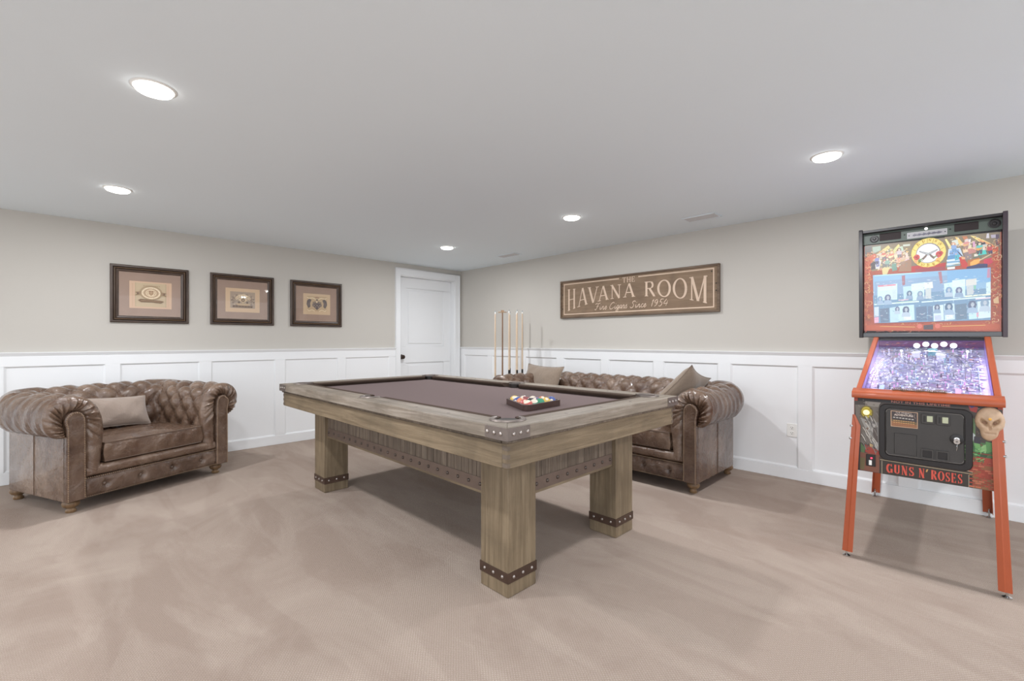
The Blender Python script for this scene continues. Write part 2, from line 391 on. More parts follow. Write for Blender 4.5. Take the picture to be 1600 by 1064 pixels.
mb.lathe([(0.034, 0), (0.036, .006), (0.030, .010), (0.012, .014), (0.011, .034), (0.022, .040), (0.030, .052), (0.030, .062), (0.020, .072), (0.0001, .075)], 24, T)
mb.build('door_knob', 'knob', dr)

# wall outlet
e = empty('wall_outlet', (WX - .006, 1.083, 0.372), 0, 'white duplex power outlet in the wainscot panel right of the big sofa', 'outlet')
mb = MB(); mb.box(-.006, 0, -.040, .040, 0, .118); mb.build('cover_plate', 'plate', e, bevel=0.003)
for zc in (.036, .082):
    mb = MB(); T = Matrix.Translation((-.006, 0, zc)) @ Matrix.Rotation(-pi / 2, 4, 'Y'); mb.lathe([(0.0175, 0), (0.0165, .003), (0.0001, .003)], 20, T); so = mb.build('socket', 'plate', e)
    mb = MB()
    for yy, w, hh in ((-.007, .0013, .005), (.007, .0013, .004), (0, .0026, .0026)):
        z = zc + (.003 if w < .002 else -.009); mb.box(-.0096, -.009, yy - w, yy + w, z - hh, z + hh)
    mb.build('slot', 'slot', so)
# recessed downlights
lens0 = ring0 = None
LBL = ['round recessed ceiling light nearest the top left of the photo', 'round recessed ceiling light above the left armchair', 'round recessed ceiling light in front of the white door corner',
       'round recessed ceiling light above the middle of the big sofa side', 'round recessed ceiling light nearest the pinball machine']
ld = bpy.data.lights.new('downlight', 'AREA'); ld.shape = 'DISK'; ld.size = 0.12; ld.energy = LAMP_W; ld.color = (0.98, 1.0, 1.03)
for i, (x, y) in enumerate(LAMPS):
    lab = LBL[i] if i < 5 else 'round recessed ceiling light out of view, added as fill light in the rest of the basement'
    e = empty('ceiling_light', (x, y, H), 0, lab, 'ceiling light', 'recessed lights' if i < 5 else 'unseen fill lights added in the rest of the basement')
    if i == 0:
        mb = MB(); mb.lathe([(0.072, -.0005), (0.072, -.004), (0.074, -.006), (0.084, -.002), (0.085, -.0005)], 40); ring0 = mb.build('trim_ring', 'plate', e)
        mb = MB(); mb.lathe([(0.0715, -.001), (0.0715, -.008), (0.066, -.016), (0.045, -.023), (0.0001, -.026)], 40); lens0 = mb.build('lamp_lens', 'lens', e)
    else:
        inst(ring0, e, (0, 0, 0)); inst(lens0, e, (0, 0, 0))
    lo = bpy.data.objects.new('lamp_bulb', ld); COL.objects.link(lo); lo.parent = e; lo.location = (0, 0, -.030)
# ceiling vents
for (x, y, l, w, lab) in ((4.115, 1.69, .150, .085, 'slim ceiling air vent near the right wall above the wooden sign'), (4.15, 4.21, .17, .075, 'slim ceiling air vent in the far corner near the door')):
    e = empty('ceiling_vent', (x, y, H), 0, lab, 'vent')
    mb = MB(); 
    for a, b, c, d in ((-w, w, -l, -l + .016), (-w, w, l - .016, l), (-w, -w + .016, -l, l), (w - .016, w, -l, l)): mb.box(a, b, c, d, -.006, -.0005)
    mb.build('frame', 'ceiling', e, bevel=0.002)
    mb = MB(); mb.box(-w + .016, w - .016, -l + .016, l - .016, -.0018, -.0008); mb.build('duct', 'slot', e)
    mb = MB(); k = int((2 * w - .03) / .013)
    for q in range(k):
        xx = -w + .02 + q * .013; mb.box(-.0045, .0045, -l + .016, l - .016, -.0007, .0007, Matrix.Translation((xx, 0, -.004)) @ Matrix.Rotation(radians(30), 4, 'Y'))
    mb.build('louvre', 'vent', e, smooth=False)
# ------------------------------------------------------------------ pool table
PT = empty('pool_table', (2.068, 2.674, 0), -0.0028, 'weathered oak pool table with riveted iron straps and brown cloth', 'pool table')
HW, HL, ZT = 0.769, 1.354, 0.864
LW, LL, LS = 0.563, 1.148, 0.196
WR = 0.135                     # width of the wooden rail cap
CP = [(sx * (HW - .148), sy * (HL - .148), .062) for sx in (-1, 1) for sy in (-1, 1)]
SP = [(sx * (HW - .122), 0.0, .056) for sx in (-1, 1)]
holes = CP + SP
def cyls(extra=0.0): return [(x, y, r + extra, 0.60, 0.95) for x, y, r in holes]
ir = 0.016
for nm, poly, mat in (('x0', [(-HW, -HL), (HW, -HL), (HW - WR, -HL + WR), (-HW + WR, -HL + WR)], 'rail_x'), ('x1', [(-HW, HL), (HW, HL), (HW - WR, HL - WR), (-HW + WR, HL - WR)], 'rail_x'),
                      ('y0', [(-HW, -HL), (-HW, HL), (-HW + WR, HL - WR), (-HW + WR, -HL + WR)], 'rail_y'), ('y1', [(HW, -HL), (HW, HL), (HW - WR, HL - WR), (HW - WR, -HL + WR)], 'rail_y')):
    mb = MB(); mb.prism(poly, ZT - .058, ZT); r_ = mb.build('rail', mat, PT); cut(r_, cyls())
    b = r_.modifiers.new('bevel', 'BEVEL'); b.width = .004; b.segments = 2; b.limit_method = 'ANGLE'; b.angle_limit = radians(50)
# moulding under the rail, apron boards
mb = MB(); i0 = .012
for a, b, c, d in ((-HW + i0, HW - i0, -HL + i0, -HL + .05), (-HW + i0, HW - i0, HL - .05, HL - i0), (-HW + i0, -HW + .05, -HL + .05, HL - .05), (HW - .05, HW - i0, -HL + .05, HL - .05)): mb.box(a, b, c, d, ZT - .071, ZT - .058)
mb.build('rail_moulding', 'plank', PT, bevel=.004)
AI, ZA0, ZA1 = .022, 0.684, ZT - .071
for sy in (-1, 1):
    mb = MB(); y0 = sy * (HL - AI); mb.box(-HW + AI, HW - AI, y0, y0 - sy * .032, ZA0, ZA1); mb.build('apron', 'wood_x', PT, bevel=.003)
for sx in (-1, 1):
    mb = MB(); x0 = sx * (HW - AI); mb.box(x0, x0 - sx * .032, -HL + AI + .032, HL - AI - .032, ZA0, ZA1); mb.build('apron', 'wood_y', PT, bevel=.003)
for sx in (-1, 1):
    for sy in (-1, 1):
        mb = MB(); x0 = sx * (HW - AI); y0 = sy * (HL - AI)
        for k in range(3):
            z = ZA0 + .006 + k * .036
            mb.box(x0 + sx * .0012, x0 - sx * .012, y0 + sy * .0008, y0 - sy * .03, z, z + .018)
            mb.box(x0 + sx * .0008, x0 - sx * .016, y0 + sy * .0012, y0 - sy * .03, z, z + .018)
        mb.build('finger_joint', 'endgrain', PT)
# slate bed and cloth
mb = MB(); mb.box(-HW + .06, HW - .06, -HL + .06, HL - .06, 0.775, 0.800); bd = mb.build('slate_bed', 'slot', PT); cut(bd, cyls(.004))
mb = MB(); mb.box(-HW + .09, HW - .09, -HL + .09, HL - .09, 0.801, 0.829); cl = mb.build('playing_cloth', 'felt', PT); cut(cl, cyls(-.004))
# cushions (wood edge -> nose)
def cushion(p, q, inward):
    p, q, n = Vector(p), Vector(q), Vector(inward); d = (q - p).normalized()
    prof = [(0, .863), (.030, .866), (.050, .860), (.050, .852), (.030, .831), (0, .831)]
    r1 = [Vector((*(p + n * a + d * (a * .7)), z)) for a, z in prof]; r2 = [Vector((*(q + n * a - d * (a * .7)), z)) for a, z in prof]
    mb = MB(); V = mb.grid([r1, r2], cv=True); mb.bm.faces.new(V[0]); mb.bm.faces.new(V[1][::-1]); mb.build('cushion', 'cushion', PT, ang=25)
wx, wy, g = HW - WR, HL - WR, .062
for sy in (-1, 1): cushion((-wx + g, sy * wy), (wx - g, sy * wy), (0, -sy))
for sx in (-1, 1):
    for sy in (-1, 1): cushion((sx * wx, sy * .062), (sx * wx, sy * (wy - g)), (-sx, 0))
# pockets
for i, (x, y, r) in enumerate(holes):
    a0 = atan2(y, x) if abs(y) > .1 else (0 if x > 0 else pi)
    if abs(y) > .1: a0 = atan2(1 if y > 0 else -1, 1 if x > 0 else -1)
    span = radians(128 if abs(y) > .1 else 100)
    mb = MB(); rows = []
    for k in range(29):
        a = a0 - span + 2 * span * k / 28; t = abs(2 * k / 28 - 1); w = .026 * (1 - .35 * t ** 3)
        c, s = cos(a), sin(a)
        rows.append([Vector((x + q * c, y + q * s, z)) for q, z in ((r - .002, ZT - .006), (r - .001, ZT + .005), (r + .004, ZT + .008), (r + w - .004, ZT + .007), (r + w, ZT + .001))])
    V = mb.grid(rows); mb.bm.faces.new(V[0]); mb.bm.faces.new(V[-1][::-1])
    pk = mb.build('pocket_casting', 'iron', PT, ang=50)
    mb = MB(); mb.lathe([(r - .003, ZT - .004), (r - .004, ZT - .05), (r - .008, .76), (r * .75, .73), (0.001, .72)], 24, Matrix.Translation((x, y, 0))); o = mb.build('pocket_liner', 'pocket', PT)
# sights
sg = None
for sx in (-1, 1):
    for sy in (-1, 1):
        for k in range(3):
            p = (sx * (HW - .066), sy * (.30 + .285 * k), ZT)
            if sg is None:
                mb = MB(); mb.lathe([(.0085, 0), (.0075, .0016), (.0001, .0018)], 14); sg = mb.build('rail_sight', 'iron', PT, loc=p)
            else: inst(sg, PT, p)
for sy in (-1, 1):
    for k in (-1, 0, 1): inst(sg, PT, (k * .30, sy * (HL - .066), ZT))
# rivet prototype
def rivet_bm(r=.0085):
    mb = MB(); mb.lathe([(r, 0), (r * .95, r * .35), (r * .6, r * .7), (.0001, r * .82)], 12); return mb
RV = {}
def rivet(parent, loc, face, r=.0085, mat='rivet'):
    rot = {'-x': (0, -pi / 2, 0), '+x': (0, pi / 2, 0), '-y': (pi / 2, 0, 0), '+y': (-pi / 2, 0, 0)}[face]
    if r not in RV:
        RV[r] = rivet_bm(r).build('rivet', mat, parent, loc=loc); RV[r].rotation_euler = rot; return
    inst(RV[r], parent, loc, rot)
# corner brackets on the rails
for sx in (-1, 1):
    for sy in (-1, 1):
        mb = MB(); L = .135; t = .003; z0, z1 = ZT - .056, ZT - .002; X = sx * HW; Y = sy * HL
        mb.box(X, X + sx * t, Y + sy * t, Y - sy * L, z0, z1); mb.box(X + sx * t, X - sx * L, Y, Y + sy * t, z0, z1)
        br = mb.build('corner_bracket', 'iron', PT, bevel=.0008, smooth=False)
        for d in (.035, .075, .118):
            rivet(br, (X + sx * t, Y - sy * d, (z0 + z1) / 2), '+x' if sx > 0 else '-x'); rivet(br, (X - sx * d, Y + sy * t, (z0 + z1) / 2), '+y' if sy > 0 else '-y')
# legs
for sx in (-1, 1):
    for sy in (-1, 1):
        X, Y = sx * LW, sy * LL; mb = MB(); mb.box(X, X - sx * LS, Y, Y - sy * LS, 0.001, .775); lg = mb.build('leg', 'wood_z', PT, bevel=.004)
        mb = MB(); t = .0035; z0, z1 = .070, .119; xa, xb = X + sx * t, X - sx * (LS + t); ya, yb = Y + sy * t, Y - sy * (LS + t)
        mb.box(X, xa, ya, yb, z0, z1); mb.box(X - sx * LS, xb, ya, yb, z0, z1); mb.box(X, X - sx * LS, Y, ya, z0, z1); mb.box(X, X - sx * LS, Y - sy * LS, yb, z0, z1)
        bd = mb.build('leg_band', 'dkiron', lg, bevel=.0008, smooth=False); zc = (z0 + z1) / 2
        for d in (.035, LS / 2, LS - .035):
            rivet(bd, (xa, Y - sy * d, zc), '+x' if sx > 0 else '-x'); rivet(bd, (X - sx * d, ya, zc), '+y' if sy > 0 else '-y')
            rivet(bd, (xb, Y - sy * d, zc), '-x' if sx > 0 else '+x'); rivet(bd, (X - sx * d, yb, zc), '-y' if sy > 0 else '+y')
# plank skirts between the legs with riveted straps
ZS0, ZS1 = .442, .775
def skirt(axis, side, withrivets):
    if axis == 'y':     # long side, plane x
        fx = side * (LW - .026); n = 30; a, b = -(LL - LS), LL - LS
    else:
        fx = side * (LL - .026); n = 10; a, b = -(LW - LS), LW - LS
    mb = MB(); w = (b - a) / n
    for k in range(n):
        u0, u1 = a + k * w + .0013, a + (k + 1) * w - .0013
        B = (fx, fx - side * .018, u0, u1) if axis == 'y' else (u0, u1, fx, fx - side * .018)
        mb.box(*B, ZS0 + .004, ZS1)
    B = (fx - side * .012, fx - side * .020, a, b) if axis == 'y' else (a, b, fx - side * .012, fx - side * .020)
    mb.box(*B, ZS0 + .004, ZS1 - .001)
    sk = mb.build('skirt_panel', 'plank', PT, bevel=.0025, smooth=False)
    mb = MB()
    B = (fx + side * .001, fx - side * .020, a, b) if axis == 'y' else (a, b, fx + side * .001, fx - side * .020)
    mb.box(*B, ZS0 - .001, ZS0 + .0138); mb.build('skirt_edge', 'wood_y' if axis == 'y' else 'wood_x', PT, bevel=.002)
    mb = MB(); z0, z1 = ZS0 + .014, ZS0 + .080
    B = (fx + side * .0032, fx, a + .006, b - .006) if axis == 'y' else (a + .006, b - .006, fx + side * .0032, fx)
    mb.box(*B, z0, z1)
    m = int(round((b - a) / .094)); zc = (z0 + z1) / 2; pts = [a + .03 + (b - a - .06) * k / m for k in range(m + 1)]
    st = mb.build('iron_strap', 'strap', PT, bevel=.0008, smooth=False)
    if withrivets:
        for u in pts:
            if axis == 'y': rivet(st, (fx + side * .0032, u, zc), '+x' if side > 0 else '-x', .010, 'rivet_dark')
            else: rivet(st, (u, fx + side * .0032, zc), '+y' if side > 0 else '-y', .010, 'rivet_dark')
skirt('y', -1, True); skirt('x', -1, True); skirt('y', 1, False); skirt('x', 1, False)

# ------------------------------------------------------------------ rack and balls
zc = 0.829
RA, RB, RC = Vector((1.807, 1.700)), Vector((2.178, 1.729)), Vector((1.957, 2.049))
side = .374; e1 = (RB - RA).normalized(); e2 = Vector((-e1.y, e1.x))
tri = [Vector((0, 0)), Vector((side, 0)), Vector((side / 2, side * .866))]
RK = empty('triangle_rack', (RA.x, RA.y, zc), atan2(e1.y, e1.x), 'dark brown wooden triangle rack lying on the pool table around the balls', 'billiard rack')
def rounded_tri(off, rad, n=8):
    c = Vector((side / 2, side * .2887)); out = []
    ins = [c + (p - c) * (1 - (off + rad) * 2 / (side * .5774)) for p in tri]
    for i in range(3):
        prev, cur, nx = ins[i - 1], ins[i], ins[(i + 1) % 3]
        d0 = (cur - prev).normalized(); n0 = Vector((d0.y, -d0.x)); a0 = atan2(n0.y, n0.x)
        for k in range(n + 1): a = a0 + radians(120) * k / n; out.append(cur + Vector((cos(a), sin(a))) * rad)
    return out
o_, i_ = rounded_tri(0, .030), rounded_tri(.013, .017)
mb = MB(); ro = [Vector((*p, 0.0005)) for p in o_]; rt = [Vector((*p, .036)) for p in o_]; it = [Vector((*p, .036)) for p in i_]; ib = [Vector((*p, .0005)) for p in i_]
mb.grid([ro, rt, it, ib], cu=True, cv=True)
mb.build('rack_frame', simple('rack_brown', (72, 54, 50), .35, var=.15, vs=30), RK, bevel=.0015)
BR = .0282
BC = {1: (236, 190, 70), 2: (46, 70, 150), 3: (200, 70, 60), 4: (90, 60, 120), 5: (226, 120, 70), 6: (40, 140, 100), 7: (140, 56, 60), 8: (30, 30, 32)}
def ball_mat(n):
    t = NT('ball_%d' % n); base = s2l(tuple(v * .80 + 200 * .20 for v in BC[n if n <= 8 else n - 8])); ivory = s2l((238, 226, 208))
    sp = t.n('SeparateXYZ'); t.l(t.tc.outputs['Object'], sp.inputs[0])
    z = t.math('ABSOLUTE', sp.outputs[2]); x = t.math('ABSOLUTE', sp.outputs[0])
    rr = t.math('SQRT', t.math('ADD', t.math('POWER', sp.outputs[1], 2.0), t.math('POWER', sp.outputs[2], 2.0)))
    spot = t.math('LESS_THAN', rr, .0095)
    if n > 8: col = t.mix(t.math('GREATER_THAN', z, .0185), base, ivory)
    else: col = base
    col = t.mix(spot, col, ivory)
    return t.fin(col, .08, 0, None, .6, .5)
cname = {1: 'solid yellow', 2: 'solid blue', 3: 'solid red', 4: 'solid purple', 5: 'solid orange', 6: 'solid green', 7: 'solid maroon', 8: 'solid black', 9: 'yellow striped', 10: 'blue striped', 11: 'red striped', 12: 'purple striped', 13: 'orange striped', 14: 'green striped', 15: 'maroon striped'}
random.seed(5); idx = 0; cen = Vector((side / 2, side * .2887)); TM = RK.matrix_basis.copy() if False else (Matrix.Translation(RK.location) @ Matrix.Rotation(RK.rotation_euler.z, 4, 'Z'))
# rows: near row lies along the front side; apex towards the far left
GRID = []
for r in range(5):
    for c in range(5 - r): GRID.append((r, c))
layout = {(0, 0): 11, (0, 1): 14, (0, 2): 6, (0, 3): 9, (0, 4): 2, (1, 0): 3, (1, 1): 8, (1, 2): 4, (1, 3): 13, (2, 0): 5, (2, 1): 7, (2, 2): 12, (3, 0): 13, (3, 1): 15, (4, 0): 1}
layout[(3, 0)] = 10
sph = None
for (r, c) in GRID:
    n = layout[(r, c)]
    p = cen + Vector(((c - (4 - r) / 2.0) * 2 * BR * 1.002, (r * BR * 2 * .868) - 4 * BR * 2 * .2893))
    p3 = TM @ Vector((p.x, p.y, BR + .0003))
    if sph is None:
        mb = MB(); mb.ball((0, 0, 0), BR, 28); o = mb.build('billiard_ball', None); sph = o
    else:
        o = sph.copy(); o.data = sph.data.copy(); COL.objects.link(o)
    o.data.materials.clear(); o.data.materials.append(ball_mat(n)); o.location = p3
    a = random.uniform(-.9, .9); o.rotation_euler = (random.uniform(-.7, .7), random.uniform(-.5, .9) - .5, pi + .78 + a)
    tag(o, '%s billiard ball in the triangle rack on the pool table' % cname[n], 'billiard ball', 'billiard balls in the rack')
# ------------------------------------------------------------------ chesterfield sofas
ARM = [(.205, .255), (.212, .34), (.220, .43), (.226, .52), (.226, .60), (.214, .68), (.186, .745), (.142, .795), (.088, .822), (.030, .827), (-.030, .816), (-.080, .780), (-.106, .728), (-.110, .672), (-.096, .612), (-.062, .566), (-.022, .545), (.004, .540)]
def chesterfield(name, loc, rz, Wd, Dp, label, back_over, ncush, seed):
    S = empty(name, loc, rz, label, 'sofa' if Wd > 1.5 else 'armchair')
    rnd = random.Random(seed)
    prof = catmull([(a, b, 0) for a, b in ARM], 58)
    vlen = [0.0]
    for a, b in zip(prof, prof[1:]): vlen.append(vlen[-1] + (b - a).length)
    # plan curve for every inset w : left straight, corner, back straight, corner, right straight
    NA = max(18, int((Dp - .2) / .018)); NB = int((Wd - .3) / .020); NC = 12
    def plan(w):
        wb = w if w > 0 else w * back_over
        r = max(.035, .17 - w); pts = []
        x0, x1, y1 = w, Wd - w, Dp - wb
        # straight left: y from 0 to y1 - r
        ends = y1 - r
        for k in range(NA): pts.append((x0, ends * k / NA))
        for k in range(NC): a = pi - (pi / 2) * k / NC; pts.append((x0 + r + r * cos(a), y1 - r + r * sin(a)))
        for k in range(NB): pts.append((x0 + r + (x1 - x0 - 2 * r) * k / NB, y1))
        for k in range(NC): a = pi / 2 - (pi / 2) * k / NC; pts.append((x1 - r + r * cos(a), y1 - r + r * sin(a)))
        for k in range(NA + 1): pts.append((x1, ends * (1 - k / NA)))
        return pts
    cols = [plan(p.x) for p in prof]
    nu = len(cols[0]); ref = plan(.20); ul = [0.0]
    for a, b in zip(ref, ref[1:]): ul.append(ul[-1] + sqrt((a[0] - b[0]) ** 2 + (a[1] - b[1]) ** 2))
    P = [[Vector((cols[j][i][0], cols[j][i][1], prof[j].y + (.012 if NA <= i <= nu - NA - 1 else 0) * max(0, min(1, (prof[j].y - .5) * 4)))) for j in range(len(prof))] for i in range(nu)]
    tu = ul[-1] / max(4, round(ul[-1] / .165)); tv = .205; v0 = .205; vend = vlen[-1] * .60
    def smooth(x): x = max(0, min(1, x)); return x * x * (3 - 2 * x)
    def hgt(i, j):
        u = ul[i] / tu; v = (vlen[j] - v0) / tv
        s, t = u + v, u - v
        d = (abs(sin(pi * s)) * abs(sin(pi * t))) ** .42
        if v < 0: d = abs(sin(pi * u)) ** .6 * .9 + .1 * d; d = d * smooth(1 + v * 1.0) + .75 * (1 - smooth(1 + v * 1.0))
        f = 1 - smooth((vlen[j] - vend) / .12)
        edge = smooth(min(ul[i], ul[-1] - ul[i]) / .10)
        wr = .0035 * sin(ul[i] * 60 + 3 * sin(vlen[j] * 9 + ul[i] * 4)) + .0025 * sin(ul[i] * 140 + 2 * sin(vlen[j] * 14))
        return (d * .046 - .034) * f * edge + wr * (1 - f) * .9 + .002
    Q = [[None] * len(prof) for _ in range(nu)]
    N = [[None] * len(prof) for _ in range(nu)]
    for i in range(nu):
        for j in range(len(prof)):
            du = P[min(nu - 1, i + 1)][j] - P[max(0, i - 1)][j]; dv = P[i][min(len(prof) - 1, j + 1)] - P[i][max(0, j - 1)]
            n = dv.cross(du); n.normalize(); N[i][j] = n
            Q[i][j] = P[i][j] + n * hgt(i, j)
    # outward check: at crown normal must point up
    if N[nu // 2][30].z < 0:
        for i in range(nu):
            for j in range(len(prof)): N[i][j] = -N[i][j]; Q[i][j] = P[i][j] + N[i][j] * hgt(i, j)
    for i in (0, nu - 1):
        for j in range(len(prof)): Q[i][j] = P[i][j].copy(); Q[i][j].y = .012
    def part(nm, a, b):
        mb = MB(); mb.grid([Q[i] for i in range(a, b + 1)]); return mb
    bk = part('backrest', NA, nu - 1 - NA).build('backrest', 'leather', S, ang=70)
    arms = []
    for a, b, sgn in ((0, NA, 1), (nu - 1 - NA, nu - 1, -1)):
        mb = part('arm', a, b)
        X = (lambda w: w) if sgn > 0 else (lambda w: Wd - w)
        # pleated front of the roll
        nA = len(prof); B = [(.110, .262), (.110, .45), (.110, .60), (.109, .655), (.098, .695), (.074, .718), (.044, .722), (.014, .708), (-.006, .678), (-.007, .645), (.000, .615), (.006, .588), (.006, .565), (.004, .548)]
        Bp = catmull([(p[0], p[1], 0) for p in B], nA); rows = []
        for j in range(nA):
            A_ = prof[j]; b_ = Bp[j]; row = []
            for k in range(9):
                r = k / 8.0; pos = A_.lerp(b_, r)
                bul = -.036 * sin(pi * min(1, r * 1.02)) ** .75
                pl_ = .0125 * sin(j * 2.35 + 1.3 * sin(j * .5)) * (sin(pi * r) ** .5) * (1 if pos.y > .5 else .35)
                row.append(Vector((X(pos.x), .012 + bul + pl_, pos.y)))
            rows.append(row)
        mb.grid(rows)
        arms.append(mb.build('arm', 'leather', S, ang=60))
    # buttons
    btn = None; par = {'L': arms[0], 'R': arms[1], 'B': bk}
    rows_v = [k * tv / 2 for k in range(0, 8)]
    for r_i, dv in enumerate(rows_v):
        vv = v0 + dv
        if vv > vend + .02: break
        j = min(range(len(prof)), key=lambda q: abs(vlen[q] - vv))
        for m in range(0, 80):
            uu = (m + (.5 if r_i % 2 else 0)) * tu
            if uu > ul[-1] - .06 or uu < .06: continue
            i = min(range(nu), key=lambda q: abs(ul[q] - uu)); z = Q[i][j].z
            p = Q[i][j] + N[i][j] * .001; ow = 'L' if i < NA else ('R' if i > nu - 1 - NA else 'B')
            rot = N[i][j].to_track_quat('Z', 'Y').to_euler()
            if btn is None:
                mb = MB(); mb.lathe([(.0105, -.002), (.0105, .002), (.007, .0055), (.0001, .007)], 10); btn = mb.build('button', 'leather2', par[ow], loc=p); btn.rotation_euler = rot
            else: inst(btn, par[ow], p, rot)
    # outer body
    mb = MB(); z0, z1 = .093, .562; rr = .02
    outer = [(0, .01), (0, Dp - .10), (.03, Dp - .03), (.10, Dp), (Wd - .10, Dp), (Wd - .03, Dp - .03), (Wd, Dp - .10), (Wd, .01)]
    inner = [(.125, .01), (.125, .2), (.125, Dp - .16), (.14, Dp - .15), (Wd - .14, Dp - .15), (Wd - .125, Dp - .16), (Wd - .125, .2), (Wd - .125, .01)]
    ins = [(.10, .012), (.10, Dp - .10), (.11, Dp - .09), (.13, Dp - .08), (Wd - .13, Dp - .08), (Wd - .11, Dp - .09), (Wd - .10, Dp - .10), (Wd - .10, .012)]
    mb.grid([[Vector((*q, z)) for q, z in ((o_, z0), (o_, z1), (i_, z1), (i_, z0))] for o_, i_ in zip(outer, ins)], cv=True)
    mb.box(.05, Wd - .05, .015, Dp - .05, z0 + .001, .20)
    mb.bm.faces.ensure_lookup_table()
    body = mb.build('body', 'leather', S, bevel=.006, ang=40)
    mb = MB()
    for x in (-.0012, Wd + .0012): mb.tube([(x, Dp * .47, z0 + .005), (x, Dp * .47, z1)], .002, 6)
    mb.build('side_seam', 'piping', body)
    mb = MB(); mb.box(.12, Wd - .12, .035, .22, .10, .31); mb.box(.12, Wd - .12, .18, Dp - .16, .20, .318); mb.build('seat_deck', 'leather2', S, bevel=.01)
    # arm fronts and nailheads
    for sgn in (1, -1):
        X = (lambda w: w) if sgn > 0 else (lambda w: Wd - w)
        pp = [(.000, z0), (.110, z0)] + [(q.x, q.y) for q in catmull([(.110, .58, 0), (.109, .655, 0), (.098, .695, 0), (.074, .718, 0), (.044, .722, 0), (.014, .708, 0), (-.006, .678, 0), (-.007, .645, 0), (.000, .615, 0), (.002, .585, 0)], 26)]
        T = Matrix(((sgn, 0, 0, 0 if sgn > 0 else Wd), (0, 0, -1, .022), (0, 1, 0, 0), (0, 0, 0, 1)))
        mb = MB(); mb.prism(pp, 0, .048, T); fp = mb.build('arm_front', 'leather2', S, bevel=.008, ang=50, seg=3)
        mb = MB(); line = [Vector((X(x), -.027, z)) for x, z in [(.009, z0 + .008)] + [(x + (.009 if x < .03 else (-.009 if x > .09 else 0)), z - (.009 if z > .69 else 0)) for x, z in pp[2:][::-1]] + [(.104, z0 + .008)]]
        acc = 0
        for a, b in zip(line, line[1:]):
            L = (b - a).length; t = -acc
            while t < L:
                if t >= 0: mb.ball(a.lerp(b, t / L), .0044, 6)
                t += .0125
            acc = (L - (t - .0125)) if L > 0 else acc
            acc = L - (t - .0125)
        mb.build('nailhead_trim', 'nail', fp)
    # front rail with tufts
    xa, xb = .116, Wd - .116; nx = int((xb - xa) / .014); zz0, zz1 = .096, .232
    nb = 4 if Wd < 1.5 else 9; step = (xb - xa) / nb
    rows = []
    for a in range(nx + 1):
        x = xa + (xb - xa) * a / nx; row = []
        for k in range(13):
            t = k / 12; z = zz0 + (zz1 - zz0) * t
            ph = ((x - xa) / step) % 1.0; dx = (ph - .5) * step; dz = z - (zz0 + zz1) / 2
            dd = sqrt(dx * dx + dz * dz); cr = math.exp(-(dx / .010) ** 2) * (1 if True else 0)
            y = .000 - .026 * sin(pi * t) ** .55 * (1 - .15 * abs(dx / step * 2) ** 3) + .026 * math.exp(-(dd / .024) ** 2) + .010 * cr * sin(pi * t) + .0022 * sin(x * 70 + 5 * t) + .002 * sin(x * 190 + 2 * sin(t * 9))
            row.append(Vector((x, y + .004, z)))
        rows.append(row)
    mb = MB(); mb.grid(rows); fr = mb.build('front_rail', 'leather2', S, ang=80)
    for k in range(nb):
        mb = MB(); T = Matrix.Translation((xa + (k + .5) * step, .0085, (zz0 + zz1) / 2)) @ Matrix.Rotation(pi / 2, 4, 'X')
        mb.lathe([(.013, -.001), (.013, .005), (.008, .010), (.0001, .012)], 10, T); mb.build('button', 'leather2', fr)
    mb = MB()
    for zt in (zz0 + .004, zz1 + .002):
        n = int((xb - xa) / .0125)
        for k in range(n + 1): mb.ball((xa + (xb - xa) * k / n, -.012, zt), .0042, 6)
    mb.build('nailhead_trim', 'nail', fr)
    rows = []
    for a in range(nx + 1):
        x = xa + (xb - xa) * a / nx; row = []
        for k in range(11):
            an = -pi / 2 + pi * k / 10
            row.append(Vector((x, .018 - .036 * cos(an) + .0015 * sin(x * 40 + k * .3), .276 + .040 * sin(an))))
        row.append(Vector((x, .12, .318))); rows.append(row)
    mb = MB(); mb.grid(rows); mb.build('seat_lip', 'leather', S, ang=70)
    # seat cushions
    ca, cb = .232, Wd - .232; cw = (cb - ca) / ncush; cy0, cy1 = .002, Dp - .262
    for c in range(ncush):
        x0, x1 = ca + c * cw + .002, ca + (c + 1) * cw - .002; zc0, zc1 = .322, .462
        rows = []; nx2, ny2 = 44, 30
        rnd2 = random.Random(seed + c); f1, f2 = rnd2.uniform(0, 6), rnd2.uniform(0, 6)
        mb = MB()
        def top(u, v, sgn):
            e = max(abs(u), abs(v)); x = (x0 + x1) / 2 + u * (x1 - x0) / 2; y = (cy0 + cy1) / 2 + v * (cy1 - cy0) / 2
            r = .03; mx, my = (x1 - x0) / 2, (cy1 - cy0) / 2
            crown = .030 * (1 - abs(u) ** 3) * (1 - abs(v) ** 3)
            wv = .004 * sin(7 * u + 5 * v + f1) * sin(6 * v - 3 * u + f2) + .0034 * sin(24 * u + 9 * v + 4 * sin(4 * v)) * (abs(v) ** 1.5) + .0018 * sin(41 * u - 17 * v + 3 * sin(7 * u))
            return Vector((x, y, zc1 + crown + wv * (1 - e ** 6)) if sgn > 0 else (x, y, zc0))
        nn = 36; rows = [[top(-1 + 2 * i / nn, -1 + 2 * j / nn, 1) for j in range(nn + 1)] for i in range(nn + 1)]
        mb.grid(rows)
        # boxed sides
        ring = [rows[i][0] for i in range(nn + 1)] + [rows[nn][j] for j in range(1, nn + 1)] + [rows[i][nn] for i in range(nn - 1, -1, -1)] + [rows[0][j] for j in range(nn - 1, 0, -1)]
        cx, cyy = (x0 + x1) / 2, (cy0 + cy1) / 2; side_rows = []
